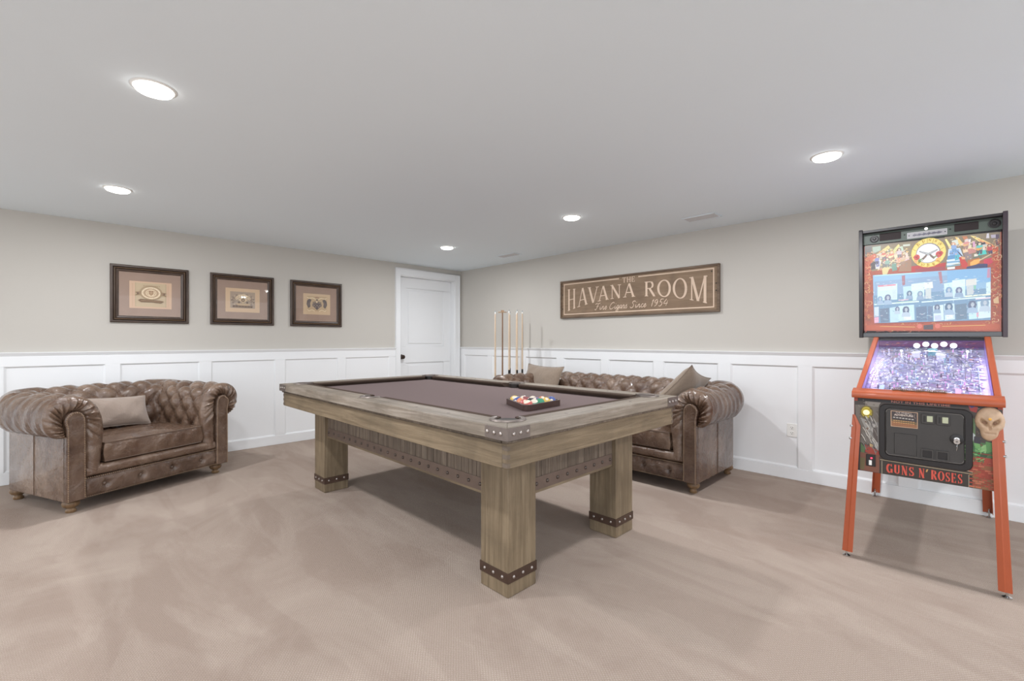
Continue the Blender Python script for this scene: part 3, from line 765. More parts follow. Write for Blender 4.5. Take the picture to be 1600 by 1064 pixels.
        for q, p in enumerate(ring):
            col = []; d = Vector((p.x - cx, p.y - cyy, 0)); e = Vector((1 if p.x >= x1 - 1e-6 else (-1 if p.x <= x0 + 1e-6 else 0), 1 if p.y >= cy1 - 1e-6 else (-1 if p.y <= cy0 + 1e-6 else 0), 0))
            for k in range(8):
                t = k / 7; z = p.z * (1 - t) + zc0 * t
                bul = .012 * sin(pi * t) + (.0065 * sin(q * .75 + t * 4 + 2.2 * sin(q * .23)) * sin(pi * t))
                col.append(Vector((p.x, p.y, z)) + e * bul)
            side_rows.append(col)
        mb.grid(side_rows, cu=True)
        cu = mb.build('seat_cushion', 'leather', S, ang=60)
        mb = MB(); mb.tube([p + Vector((0, 0, .001)) for p in ring], .0045, 6, closed=True); mb.tube([Vector((p.x, p.y, zc0 + .004)) for p in ring], .0045, 6, closed=True)
        mb.build('piping', 'piping', cu)
    ft = None
    for x, y in ((.062, .062), (Wd - .062, .062), (.062, Dp - .07), (Wd - .062, Dp - .07)):
        if ft is None:
            mb = MB(); mb.lathe([(.026, .001), (.030, .006), (.031, .018), (.024, .026), (.022, .032), (.040, .042), (.049, .056), (.050, .070), (.042, .084), (.034, .094)], 24); ft = mb.build('foot', 'foot', S, loc=(x, y, 0))
        else: inst(ft, S, (x, y, 0))
    return S
AL = radians(22.8)
chesterfield('leather_armchair', (0.062 - .050 * cos(AL) + .040 * sin(AL), 4.478 - .050 * sin(AL) - .040 * cos(AL), 0), AL, 1.17, .855,
             'wide brown tufted leather chesterfield armchair standing askew by the wall under the framed pictures', .5, 1, 3)
chesterfield('leather_sofa', (3.548, 3.79, 0), -pi / 2, 2.305, .865,
             'long brown tufted leather chesterfield sofa along the wainscot behind the pool table', .55, 3, 9)

def pillow(name, Wp, Hp, Tp, mat, label, Mx, group=None, seed=1, pinch=.10, droop=0.0):
    """Mx places the pillow: local x width, z height, y thickness"""
    rnd = random.Random(seed); n = 34; f = [rnd.uniform(0, 6) for _ in range(6)]
    mb = MB()
    def pt(u, v, s):
        au, av = abs(u), abs(v)
        x = u * Wp / 2 * (1 - pinch * (1 - av ** 2.2) * au ** 3); z = v * Hp / 2 * (1 - pinch * (1 - au ** 2.2) * av ** 3)
        th = Tp / 2 * ((1 - au ** 2.6) ** .62) * ((1 - av ** 2.6) ** .62)
        w = 1 + .10 * sin(4 * u + 3 * v + f[0]) + .07 * sin(9 * u - 6 * v + f[1]) * (au + av) * .6
        z -= droop * (1 - v) * .0 + droop * (u * u) * max(0, v)
        return Vector((x, s * th * w, z))
    for s in (-1, 1): mb.grid([[pt(-1 + 2 * i / n, -1 + 2 * j / n, s) for j in range(n + 1)] for i in range(n + 1)])
    o = mb.build('cover' if False else name, mat, None, ang=75)
    mb = MB(); ring = [pt(-1 + 2 * i / n, -1, 1) for i in range(n + 1)] + [pt(1, -1 + 2 * i / n, 1) for i in range(1, n + 1)] + [pt(1 - 2 * i / n, 1, 1) for i in range(1, n + 1)] + [pt(-1, 1 - 2 * i / n, 1) for i in range(1, n)]
    mb.tube(ring, .0042, 6, closed=True); sm = mb.build('seam', mat, o)
    o.matrix_basis = Mx
    tag(o, label, 'pillow', group); return o
def place(loc, rz, tilt, roll=0): return Matrix.Translation(loc) @ Matrix.Rotation(rz, 4, 'Z') @ Matrix.Rotation(tilt, 4, 'X') @ Matrix.Rotation(roll, 4, 'Y')
pillow('throw_pillow', .60, .46, .17, 'pillow', 'taupe velvet throw pillow upright at the far end of the sofa near the cues', place((4.065, 3.58, .712), -pi / 2 - .06, radians(-20), .03), seed=2)
pillow('throw_pillow', .48, .48, .17, 'pillow', 'taupe velvet throw pillow leaning tilted on the near right arm of the long sofa', place((4.013, 1.821, .766), -.206, .659, .386), seed=4, pinch=.13)
e1v, e2v = Vector((cos(AL), sin(AL), 0)), Vector((-sin(AL), cos(AL), 0)); base = Vector((0.062, 4.478, 0))
pillow('lumbar_pillow', .45, .26, .15, 'pillow2', 'pinkish beige lumbar pillow lying on the seat of the brown leather armchair', Matrix.Translation(base + e1v * .50 + e2v * .43 + Vector((0, 0, .622))) @ Matrix.Rotation(AL, 4, 'Z') @ Matrix.Rotation(radians(-24), 4, 'X') @ Matrix.Rotation(radians(3), 4, 'Y'), seed=7, pinch=.07)
# ------------------------------------------------------------------ painter for printed things
class Painter:
    def __init__(s, T, z=0.0, dz=0.00012): s.mb = MB(); s.T = T; s.z = z; s.dz = dz; s.lift = 0
    def c(s, c): return s2l(tuple(v * (1 - s.lift) + 214 * s.lift for v in c))
    def poly(s, pts, c): s.z += s.dz; s.mb.face([s.T @ Vector((p[0], p[1], s.z)) for p in pts], s.c(c))
    def rect(s, x0, y0, x1, y1, c): s.poly([(x0, y0), (x1, y0), (x1, y1), (x0, y1)], c)
    def ell(s, x, y, rx, ry, c, n=20, rot=0):
        s.poly([(x + rx * cos(a) * cos(rot) - ry * sin(a) * sin(rot), y + rx * cos(a) * sin(rot) + ry * sin(a) * cos(rot)) for a in [2 * pi * k / n for k in range(n)]], c)
    def line(s, pts, w, c, closed=False): s.z += s.dz; ribbon(s.mb, pts, w, s.T, s.z, s.z, s.c(c), closed)
    def text(s, t, size, x, y, c, **k): s.z += s.dz; text_mesh(s.mb, t, size, s.T @ Matrix.Translation((x, y, s.z)), s2l(c), **k)
    def shapes(s, L, sgn=1):
        for e in L:
            if e[0] == 'p': s.poly(e[2], e[1])
            elif e[0] == 'e': s.ell(*e[2][0], e[3], e[4], e[1], rot=e[5])
            else: s.line(e[2], e[3] * .0038, e[1])
    def build(s, name, mat, parent): return s.mb.build(name, mat, parent, smooth=False)

def arc_pts(cx, cy, rx, ry, a0, a1, n=14): return [(cx + rx * cos(radians(a0 + (a1 - a0) * k / n)), cy + ry * sin(radians(a0 + (a1 - a0) * k / n))) for k in range(n + 1)]
# ------------------------------------------------------------------ three framed cigar label prints on the left wall
TPIC = Matrix(((1, 0, 0, 0), (0, 0, -1, 0), (0, 1, 0, 0), (0, 0, 0, 1)))
def picture(x0, x1, z0, z1, ix, pr, label, art):
    w, h = x1 - x0, z1 - z0
    E_ = empty('framed_picture', ((x0 + x1) / 2, WY - .001, (z0 + z1) / 2), 0, label, 'picture', 'framed label prints on the left wall')
    prof = [(0, .001), (0, .022), (.006, .026), (.020, .026), (.023, .012), (.029, .019), (.037, .019), (.042, .010), (.046, .014), (.058, .012), (.066, .006), (.066, .001)]
    a, b = w / 2, h / 2
    for nm, P0, P1, nx, ny in (('t', (-a, b), (a, b), 0, -1), ('b', (-a, -b), (a, -b), 0, 1), ('l', (-a, -b), (-a, b), 1, 0), ('r', (a, -b), (a, b), -1, 0)):
        mb = MB(); rows = []
        for P, s in ((P0, 1), (P1, -1)):
            col = []
            for d, z in prof:
                if ny: col.append(TPIC @ Vector((P[0] + s * d, P[1] + ny * d, z)))
                else: col.append(TPIC @ Vector((P[0] + nx * d, P[1] + s * d, z)))
            rows.append(col)
        mb.grid(rows); mb.build('frame_side', 'frame' if ny else 'frame_v', E_, ang=30)
    q = .033; mb = MB()
    mb.tube([TPIC @ Vector((x, y, .0205)) for x, y in ((-a + q, -b + q), (a - q, -b + q), (a - q, b - q), (-a + q, b - q))], .0042, 8, closed=True); mb.build('gilt_bead', 'gilt', E_)
    mb = MB(); mb.box(-a + .062, a - .062, -b + .062, b - .062, .002, .005, TPIC); mb.build('mat_board', 'mat', E_)
    P = Painter(TPIC @ Matrix.Translation((0, 0, .0052))); cx, cz = (x0 + x1) / 2, (z0 + z1) / 2
    X0, X1, Z0, Z1 = pr[0] - cx, pr[1] - cx, pr[2] - cz, pr[3] - cz; art(P, X0, Z0, X1, Z1); P.build('label_print', 'print', E_)
    mb = MB(); mb.face([TPIC @ Vector(p) for p in ((-a + .06, -b + .06, .009), (a - .06, -b + .06, .009), (a - .06, b - .06, .009), (-a + .06, b - .06, .009))]); mb.build('glass', 'glass', E_)
def art1(P, x0, y0, x1, y1):
    P.rect(x0, y0, x1, y1, (206, 172, 142)); w, h = x1 - x0, y1 - y0; cx, cy = (x0 + x1) / 2, (y0 + y1) / 2
    P.rect(x0 + .13 * w, y0 + .06 * h, x1 - .13 * w, y1 - .05 * h, (192, 170, 136))
    for k in (.13, .145, .85, .865): P.line([(x0 + k * w, y0 + .06 * h), (x0 + k * w, y1 - .05 * h)], .0016, (160, 138, 106))
    for k in range(22):
        P.rect(x0 + .07 * w - .002, y0 + (.08 + .038 * k) * h, x0 + .07 * w + .002, y0 + (.095 + .038 * k) * h, (176, 140, 112)); P.rect(x0 + .91 * w - .002, y0 + (.08 + .038 * k) * h, x0 + .91 * w + .002, y0 + (.095 + .038 * k) * h, (176, 140, 112))
    P.ell(cx, cy + .09 * h, .27 * w, .27 * h, (168, 144, 112)); P.ell(cx, cy + .08 * h, .225 * w, .22 * h, (226, 206, 176)); P.ell(cx, cy + .08 * h, .185 * w, .175 * h, (178, 150, 120)); P.ell(cx, cy + .08 * h, .13 * w, .14 * h, (218, 196, 164)); P.poly([(cx - .06 * w, cy + .17 * h), (cx + .06 * w, cy + .17 * h), (cx + .055 * w, cy + .05 * h), (cx, cy - .02 * h), (cx - .055 * w, cy + .05 * h)], (160, 128, 98)); P.line([(cx, cy + .16 * h), (cx, cy)], .002, (210, 184, 150)); P.line([(cx - .05 * w, cy + .09 * h), (cx + .05 * w, cy + .09 * h)], .002, (210, 184, 150))
    for q in range(10): a = 2 * pi * q / 10; P.rect(cx + .205 * w * cos(a) - .002, cy + .08 * h + .198 * h * sin(a) - .002, cx + .205 * w * cos(a) + .002, cy + .08 * h + .198 * h * sin(a) + .002, (150, 122, 94))
    for s in (-1, 1):
        P.poly([(cx + s * .24 * w, cy + .13 * h), (cx + s * .37 * w, cy + .10 * h), (cx + s * .33 * w, cy + .04 * h), (cx + s * .37 * w, cy - .03 * h), (cx + s * .25 * w, cy + .02 * h)], (150, 124, 96)); P.ell(cx + s * .31 * w, cy + .05 * h, .018 * w, .04 * h, (110, 86, 66))
        P.line([(cx + s * .075 * w, cy + .17 * h), (cx + s * .10 * w, cy + .09 * h), (cx + s * .07 * w, cy + .0 * h)], .003, (150, 120, 92))
    P.poly([(cx - .31 * w, cy - .20 * h), (cx - .25 * w, cy - .15 * h), (cx, cy - .18 * h), (cx + .22 * w, cy - .19 * h), (cx + .31 * w, cy - .22 * h), (cx + .24 * w, cy - .29 * h), (cx, cy - .26 * h), (cx - .24 * w, cy - .27 * h)], (122, 96, 72))
    P.line([(cx - .24 * w, cy - .21 * h), (cx, cy - .215 * h), (cx + .24 * w, cy - .24 * h)], .003, (176, 150, 118))
    for k in range(9): P.rect(cx - .18 * w + k * .045 * w, y1 - .17 * h, cx - .155 * w + k * .045 * w, y1 - .14 * h, (166, 140, 110))
def art2(P, x0, y0, x1, y1):
    P.rect(x0, y0, x1, y1, (206, 176, 142)); w, h = x1 - x0, y1 - y0; cx, cy = (x0 + x1) / 2, (y0 + y1) / 2
    P.rect(x0 + .13 * w, y0 + .17 * h, x1 - .14 * w, y1 - .14 * h, (168, 148, 128))
    for k in range(26):
        a = 2 * pi * k / 26; P.ell(cx + .33 * w * cos(a), cy + .26 * h * sin(a), .02 * w, .026 * h, (136, 118, 106) if k % 2 else (192, 170, 146))
    arc = lambda r1, r2, oy, a0, a1: [(cx + r1 * w * cos(a0 + (a1 - a0) * k / 12), cy + oy * h + r2 * h * sin(a0 + (a1 - a0) * k / 12)) for k in range(13)]
    P.poly(arc(.26, .34, -.08, radians(155), radians(25)) + arc(.20, .20, -.08, radians(25), radians(155)), (216, 192, 158))
    for k in range(7):
        a = radians(145 - k * 18.5); px, py = cx + .235 * w * cos(a), cy - .08 * h + .27 * h * sin(a); P.line([(px - .006, py - .008), (px, py + .008), (px + .006, py - .008)], .0028, (96, 78, 66))
    P.poly([(cx - .15 * w, cy + .03 * h), (cx, cy + .13 * h), (cx + .15 * w, cy + .03 * h), (cx, cy - .12 * h)], (208, 184, 150)); P.ell(cx, cy + .01 * h, .055 * w, .075 * h, (130, 112, 98)); P.ell(cx, cy + .01 * h, .03 * w, .04 * h, (176, 156, 132))
    P.poly([(cx - .24 * w, cy - .13 * h), (cx + .24 * w, cy - .13 * h), (cx + .14 * w, cy - .22 * h), (cx - .14 * w, cy - .22 * h)], (196, 172, 142))
    P.rect(cx - .30 * w, cy - .30 * h, cx + .28 * w, cy - .22 * h, (128, 110, 98))
    for k in range(19): P.line([(cx - .28 * w + k * .029 * w, cy - .285 * h), (cx - .265 * w + k * .029 * w, cy - .235 * h), (cx - .258 * w + k * .029 * w, cy - .28 * h)], .0018, (186, 164, 138) if k % 3 else (90, 76, 68))
    for s in (-1, 1): P.line(arc_pts(cx + s * .27 * w, cy + .03 * h, .035 * w, .06 * h, 0, 300, 10), .0035, (112, 96, 86)); P.line([(cx + s * .22 * w, cy - .06 * h), (cx + s * .30 * w, cy - .10 * h), (cx + s * .33 * w, cy - .02 * h)], .003, (120, 104, 92)); P.ell(cx + s * .12 * w, cy - .09 * h, .03 * w, .04 * h, (120, 104, 92))
def art3(P, x0, y0, x1, y1):
    P.rect(x0, y0, x1, y1, (200, 172, 138)); w, h = x1 - x0, y1 - y0; cx, cy = (x0 + x1) / 2, (y0 + y1) / 2
    P.rect(x0 + .14 * w, y0 + .16 * h, x1 - .13 * w, y1 - .12 * h, (186, 160, 126))
    for s in (-1, 1):
        P.poly([(cx + s * .20 * w, cy + .20 * h), (cx + s * .28 * w, cy + .25 * h), (cx + s * .36 * w, cy + .16 * h), (cx + s * .38 * w, cy - .02 * h), (cx + s * .31 * w, cy - .20 * h), (cx + s * .24 * w, cy - .12 * h), (cx + s * .25 * w, cy + .04 * h)], (92, 80, 78))
        for q in range(4): P.line([(cx + s * (.25 + .03 * q) * w, cy + (.16 - .05 * q) * h), (cx + s * (.29 + .02 * q) * w, cy - .12 * h + .03 * q * h)], .002, (136, 120, 108))
        P.line([(cx + s * .05 * w, cy + .24 * h), (cx + s * .16 * w, cy + .30 * h), (cx + s * .3 * w, cy + .27 * h), (cx + s * .36 * w, cy + .31 * h)], .010, (226, 206, 170))
        P.line([(cx + s * .08 * w, cy - .33 * h), (cx + s * .18 * w, cy - .28 * h), (cx + s * .3 * w, cy - .33 * h), (cx + s * .35 * w, cy - .27 * h)], .009, (226, 206, 170))
        P.line([(cx + s * .04 * w, cy + .12 * h), (cx + s * .16 * w, cy + .08 * h)], .008, (96, 84, 80)); P.ell(cx + s * .13 * w, cy - .04 * h, .05 * w, .09 * h, (128, 112, 100))
    P.poly([(cx - .13 * w, cy + .06 * h), (cx + .13 * w, cy + .06 * h), (cx + .11 * w, cy - .14 * h), (cx, cy - .28 * h), (cx - .11 * w, cy - .14 * h)], (96, 82, 80)); P.line([(cx - .11 * w, cy + .03 * h), (cx + .10 * w, cy - .14 * h)], .003, (150, 132, 116)); P.poly([(cx - .08 * w, cy + .07 * h), (cx - .06 * w, cy + .14 * h), (cx, cy + .10 * h), (cx + .06 * w, cy + .14 * h), (cx + .08 * w, cy + .07 * h)], (112, 98, 92)); P.ell(cx - .01 * w, cy + .12 * h, .035 * w, .06 * h, (214, 192, 158)); P.ell(cx, cy + .20 * h, .03 * w, .04 * h, (100, 86, 82))
    P.line([(cx - .07 * w, cy + .31 * h), (cx, cy + .34 * h), (cx + .07 * w, cy + .31 * h)], .007, (140, 96, 80))
    for k in range(5): P.ell(cx + (k - 2) * .05 * w, cy - (.14 if k % 2 else .06) * h, .014 * w, .022 * h, (176, 156, 132))
picture(.347, .963, 1.398, 1.955, 0, (.490, .822, 1.541, 1.806), 'dark framed vintage print with an oval medallion over a ribbon, first picture from the left', art1)
picture(1.156, 1.788, 1.399, 1.956, 0, (1.300, 1.640, 1.541, 1.806), 'dark framed vintage print with an arched pale banner, middle of the three pictures', art2)
picture(1.975, 2.607, 1.399, 1.956, 0, (2.126, 2.460, 1.548, 1.806), 'dark framed vintage print with two dark shields, picture nearest the white door', art3)

# ------------------------------------------------------------------ serif letters as brush strokes in a unit box
def glyph(ch, K=.15, t=.06, s=.05, sl=.13):
    """list of (points, width); s serif thickness, sl serif half length"""
    se = lambda x, y, l=sl: ([(x - l, y), (x + l, y)], s)
    b, c = s / 2, 1 - s / 2
    st = lambda x, w=K, y0=0, y1=1: ([(x, y0), (x, (y0 + y1) / 2), (x, y1)], w)
    dg = lambda x0, y0, x1, y1, w: ([(x0 + (x1 - x0) * k / 4, y0 + (y1 - y0) * k / 4) for k in range(5)], w)
    if ch == 'H': return [st(.2), st(.8), ([(.2, .5), (.8, .5)], t)] + [se(x, y) for x in (.2, .8) for y in (b, c)]
    if ch == 'A': return [dg(.13, 0, .48, 1, t), dg(.50, 1, .86, 0, K), ([(.27, .34), (.72, .34)], t), se(.13, b), se(.86, b)]
    if ch == 'V': return [dg(.14, 1, .50, 0, K), dg(.52, 0, .87, 1, t), se(.14, c), se(.87, c)]
    if ch == 'N': return [st(.17, t), dg(.15, 1, .82, 0, K), st(.83, t), se(.17, b), se(.10, c, .1), se(.83, c)]
    if ch == 'M': return [st(.13, t), dg(.14, 1, .49, .02, K * .9), dg(.50, .02, .86, 1, t), st(.87, K * .9), se(.13, b, .11), se(.87, b, .11), se(.09, c, .09), se(.91, c, .09)]
    if ch == 'O': return [([(.5 + .42 * cos(a), .5 + .5 * (1 - t / 2) * sin(a)) for a in [2 * pi * k / 28 for k in range(29)]], [t + (K - t) * abs(cos(2 * pi * k / 28)) ** 1.5 for k in range(29)])]
    if ch == 'R': return [st(.22), ([(.22, 1 - t / 2)] + arc_pts(.5, .75, .24, .25 - t / 2, 90, -90) + [(.22, .5 + t / 2)], [t] * 4 + [K * .9] * 8 + [t] * 5), dg(.48, .52, .86, .03, K), se(.22, b), se(.22, c), se(.86, b, .1)]
    if ch == 'T': return [st(.5), ([(.08, 1 - t / 2), (.92, 1 - t / 2)], t), ([(.10, 1), (.10, .76)], t), ([(.90, 1), (.90, .76)], t), se(.5, b)]
    if ch == 'E': return [st(.22), ([(.1, 1 - t / 2), (.84, 1 - t / 2)], t), ([(.22, .52), (.66, .52)], t), ([(.1, t / 2), (.86, t / 2)], t), ([(.83, 1), (.83, .78)], t), ([(.85, 0), (.85, .24)], t), ([(.66, .62), (.66, .42)], t)]
    if ch == 'G': return [(arc_pts(.5, .5, .40, .5 - t / 2, 50, 335, 20), [t] * 4 + [K] * 12 + [t] * 5), st(.82, K, .05, .46), se(.80, .46, .14), ([(.80, 1), (.80, .72)], t)]
    if ch == 'U': return [([(.2, 1), (.2, .5), (.2, .3)] + arc_pts(.5, .30, .30, .30 - t / 2, 180, 360, 10) + [(.8, .6), (.8, 1)], [K, K, K] + [K] * 3 + [t * 1.3] * 4 + [K * .7] * 4 + [K * .7, K * .7]), se(.2, c), se(.8, c)]
    if ch == 'S': return [(arc_pts(.5, .74, .31, .26 - t / 2, 35, 265, 12) + arc_pts(.5, .26, .33, .26 - t / 2, 85, -145, 12), [t] * 4 + [K * .85] * 6 + [K] * 6 + [K * .85] * 6 + [t] * 4), ([(.80, 1), (.80, .70)], t), ([(.17, 0), (.17, .30)], t)]
    return []
def put_glyph(mb, ch, x0, x1, ybot, ytop, T, z1=.002, color=None, **k):
    """ybot / ytop: functions of x giving the envelope"""
    w = x1 - x0
    for gi, (pts, wd) in enumerate(glyph(ch, **k)):
        tmp = MB(); hh = ytop((x0 + x1) / 2) - ybot((x0 + x1) / 2)
        # strokes are made in an isotropic space (width units) then mapped into the envelope
        asp = hh / w; P = [(p[0], p[1] * asp) for p in pts]
        ribbon(tmp, P, wd, Matrix.Identity(4), 0, 0)
        for f in tmp.bm.faces:
            q = []
            for v in f.verts:
                x = x0 + v.co.x * w; fy = v.co.y / asp; yb, yt = ybot(x), ytop(x); q.append(T @ Vector((x, yb + fy * (yt - yb), z1 + gi * .000015)))
            mb.face(q, color)
        tmp.bm.free()
SCRIPT = {
 'F': (.95, [[(.05, .86), (.3, 1.02), (.65, .96), (1, 1.08)], [(.62, .98), (.46, .4), (.22, 0), (0, .12)], [(.25, .52), (.72, .56)]]),
 'i': (.36, [[(.12, .5), (.07, .12), (.17, 0), (.36, .22)], [(.17, .70), (.22, .80)]]),
 'n': (.62, [[(.12, .5), (.05, 0)], [(.07, .18), (.24, .46), (.36, .48), (.38, .36), (.33, .08), (.44, 0), (.62, .22)]]),
 'e': (.45, [[(0, .22), (.28, .33), (.25, .52), (.08, .4), (.06, .1), (.2, 0), (.45, .25)]]),
 'C': (.85, [[(.72, .82), (.68, 1.02), (.4, .95), (.08, .5), (.1, .08), (.4, 0), (.8, .3)]]),
 'g': (.50, [[(.38, .45), (.2, .52), (.04, .25), (.15, .02), (.35, .3), (.4, .5), (.3, -.3), (.1, -.45), (0, -.3), (.25, -.05), (.5, .2)]]),
 'a': (.52, [[(.38, .45), (.2, .52), (.04, .25), (.12, .02), (.32, .25), (.4, .5), (.34, .1), (.42, 0), (.52, .22)]]),
 'r': (.44, [[(0, .22), (.12, .56), (.16, .45), (.3, .48), (.22, .1), (.32, 0), (.44, .22)]]),
 's': (.40, [[(0, .2), (.22, .56), (.2, .4), (.3, .15), (.15, 0), (.02, .08)]]),
 'S': (.85, [[(.78, .82), (.72, 1.02), (.42, .95), (.36, .7), (.58, .45), (.46, .08), (.15, 0), (0, .2)]]),
 'c': (.42, [[(.35, .42), (.2, .52), (.04, .3), (.08, .04), (.22, 0), (.42, .22)]]),
 '1': (.45, [[(.14, .78), (.36, 1.0), (.2, .5), (.15, 0)]]),
 '9': (.62, [[(.5, .8), (.35, 1), (.12, .8), (.15, .55), (.35, .5), (.5, .8), (.4, .3), (.1, 0)]]),
 '5': (.68, [[(.68, 1), (.34, 1), (.24, .6), (.45, .6), (.5, .3), (.3, .02), (.05, .08)]]),
 '4': (.68, [[(.42, 1), (.08, .38), (.64, .40)], [(.58, .75), (.42, 0)]])}
def script_word(mb, word, x0, x1, y, size, T, z, w, color=None, shear=.16):
    adv = sum(SCRIPT[c][0] for c in word); k = (x1 - x0) / adv; x = x0
    for c in word:
        a, st = SCRIPT[c]
        for s in st:
            z += .00003; P = catmull([(p[0] * k + x + shear * p[1] * size, y + p[1] * size, 0) for p in s], 5 * len(s)) if len(s) > 2 else [Vector((p[0] * k + x + shear * p[1] * size, y + p[1] * size, 0)) for p in s]
            n = len(P); wd = [w * (.75 + .55 * abs(sin(pi * q / max(1, n - 1) * 2))) for q in range(n)]
            ribbon(mb, [(p.x, p.y) for p in P], wd, T, z, z, color)
        x += a * k
# ------------------------------------------------------------------ HAVANA ROOM sign
Y0s, Y1s, Z0s, Z1s = 3.678, 1.697, 1.505, 1.979; SW, SH = Y0s - Y1s, Z1s - Z0s
TS = Matrix(((0, 0, -1, 0), (-1, 0, 0, 0), (0, 1, 0, 0), (0, 0, 0, 1)))     # local x -> -Y, local y -> Z, out -> -X
SG = empty('wooden_sign', (WX - .001, Y0s, Z0s), 0, 'long brown wooden wall sign lettered HAVANA ROOM in cream above the sofa', 'sign')
mb = MB(); mb.box(.012, SW - .012, .012, SH - .012, .001, .020, TS); mb.build('board', 'signwood', SG)
f = .020
for a, b, c, d in ((0, SW, 0, f), (0, SW, SH - f, SH), (0, f, f, SH - f), (SW - f, SW, f, SH - f)):
    mb = MB(); mb.box(a, b, c, d, .001, .036, TS); mb.build('frame_side', 'signframe', SG, bevel=.003)
mb = MB(); zz = .0213; bw = .012; i0, i1, j0, j1 = .050, SW - .052, .050, SH - .044
gx0, gx1 = .432 * SW, .556 * SW
for P in ([(i0, j0), (i1, j0)], [(i0 + bw / 2, j0), (i0 + bw / 2, j1)], [(i1 - bw / 2, j0), (i1 - bw / 2, j1)], [(i0, j1), (gx0, j1)], [(gx1, j1), (i1, j1)]): zz += .00006; ribbon(mb, P, bw, TS, zz, zz)
mb.build('painted_border', 'signpaint', SG, smooth=False)
mid = .495 * SW
def yb(x): t = abs(x - mid) / (.445 * SW); return SH * (.445 - .265 * min(1.05, t) ** 2.1)
def yt(x): t = abs(x - mid) / (.445 * SW); return SH * (.768 + .004 * t ** 2)
mb = MB()
for ch, a, b in (('H', .053, .122), ('A', .134, .212), ('V', .212, .292), ('A', .286, .362), ('N', .373, .447), ('A', .460, .536), ('R', .590, .662), ('O', .670, .748), ('O', .758, .836), ('M', .848, .940)):
    if ch == 'R': mb.build('painted_lettering', 'signpaint', SG, smooth=False); mb = MB()
    put_glyph(mb, ch, a * SW, b * SW, yb, yt, TS, zz + .0003, K=.165, t=.065, s=.045, sl=.15)
mb.build('painted_lettering', 'signpaint', SG, smooth=False)
mb = MB()
for ch, a, b in (('T', .453, .480), ('H', .482, .510), ('E', .512, .537)): put_glyph(mb, ch, a * SW, b * SW, lambda x: SH * .80, lambda x: SH * .925, TS, zz + .0003, K=.17, t=.08, s=.06, sl=.15)
mb.build('painted_lettering', 'signpaint', SG, smooth=False)
mb = MB()
for w_, a, b in (('Fine', .262, .350), ('Cigars', .366, .487), ('Since', .503, .605), ('1954', .630, .730)): script_word(mb, w_, a * SW, b * SW, SH * .185, .073, TS, zz + .0006, .0064)
mb.build('painted_script', 'signpaint', SG, smooth=False)
mb = MB()
for x, y in ((.036, SH - .060), (SW - .078, SH - .070), (.030, .30), (.030, .12), (SW - .028, .28), (SW - .028, .21)): mb.lathe([(.007, 0), (.005, .003), (.0001, .0035)], 10, TS @ Matrix.Translation((x, y, .0205 if f < x < SW - f - .01 else .036)))
mb.build('nail_head', 'slot', SG)

# ------------------------------------------------------------------ floor cue rack and cues
RX, RY = 4.17, 4.235
CR = empty('cue_rack', (RX, RY, 0), 0, 'round floor rack holding the pool cues behind the far end of the sofa', 'cue rack')
CUES = [(4.075, 4.385, 'm'), (4.335, 4.375, 'b'), (4.060, 4.110, 'b'), (4.135, 4.040, 'b'), (4.350, 4.262, 'm'), (4.295, 4.102, 'b'), (4.025, 4.195, 'x')]
mb = MB(); mb.lathe([(.225, .001), (.235, .008), (.235, .022), (.215, .034), (.0001, .034)], 40); mb.build('base', 'cuedark', CR)
mb = MB(); mb.lathe([(.022, .034), (.030, .06), (.018, .10), (.016, .40), (.026, .43), (.016, .46), (.016, .60), (.024, .62), (.0001, .62)], 20); mb.build('post', 'cuedark', CR)
mb = MB(); mb.lathe([(.0001, .62), (.205, .62), (.212, .628), (.205, .640), (.0001, .640)], 40); rg = mb.build('holding_plate', 'cuedark', CR)
cut(rg, [(x - RX, y - RY, .0155, .60, .66) for x, y, _ in CUES])
CL = ['pale maple pool cue, the first from the left in the floor rack', 'maple cue with black grip at the back of the rack beside the sign side', 'maple pool cue with a black grip at the middle front of the floor rack', 'maple pool cue with a black grip second from the right in the rack',
      'pale maple pool cue without black grip at the back right of the rack', 'slim maple cue with a grey tip at the right end of the floor rack', '']
CL[1] = 'maple pool cue with a black grip at the back middle of the floor rack'
for (x, y, kd), lb in zip(CUES, CL):
    if kd == 'x':
        B = empty('bridge_stick', (x, y, .0345), 0, 'dark wooden bridge stick with a brass crosspiece in the floor rack', 'bridge stick')
        mb = MB(); mb.lathe([(.010, 0), (.0135, .01), (.0135, .4), (.010, 1.0), (.0085, 1.545), (.0001, 1.545)], 14); mb.build('shaft', 'cuedark', B)
        T = Matrix.Translation((0, 0, 1.545)) @ Matrix.Rotation(radians(45), 4, 'Z')
        mb = MB(); mb.box(-.003, .003, -.055, .055, 0, .012, T); mb.box(-.003, .003, -.020, .020, .010, .034, T)
        mb.build('bridge_head', 'gilt', B, bevel=.002); continue
    Q = empty('pool_cue', (x, y, .0345), 0, lb, 'pool cue', 'pool cues in the floor rack')
    mb = MB(); mb.lathe([(.0001, 0), (.012, 0), (.0145, .006), (.0145, .38), (.0128, .70)], 14); mb.build('butt', 'cuedark', Q)
    mb = MB(); mb.lathe([(.0129, .70), (.0125, .815)], 14); mb.build('grip', 'black' if kd == 'b' else 'maple', Q)
    mb = MB(); mb.lathe([(.0125, .815), (.0075, 1.54)], 14); mb.build('shaft', 'maple', Q)
    mb = MB(); mb.lathe([(.0076, 1.54), (.0074, 1.566), (.0001, 1.566)], 12); mb.build('ferrule', 'plate', Q)
    mb = MB(); mb.lathe([(.0072, 1.566), (.0072, 1.576), (.0001, 1.578)], 12); mb.build('tip', 'tip', Q)
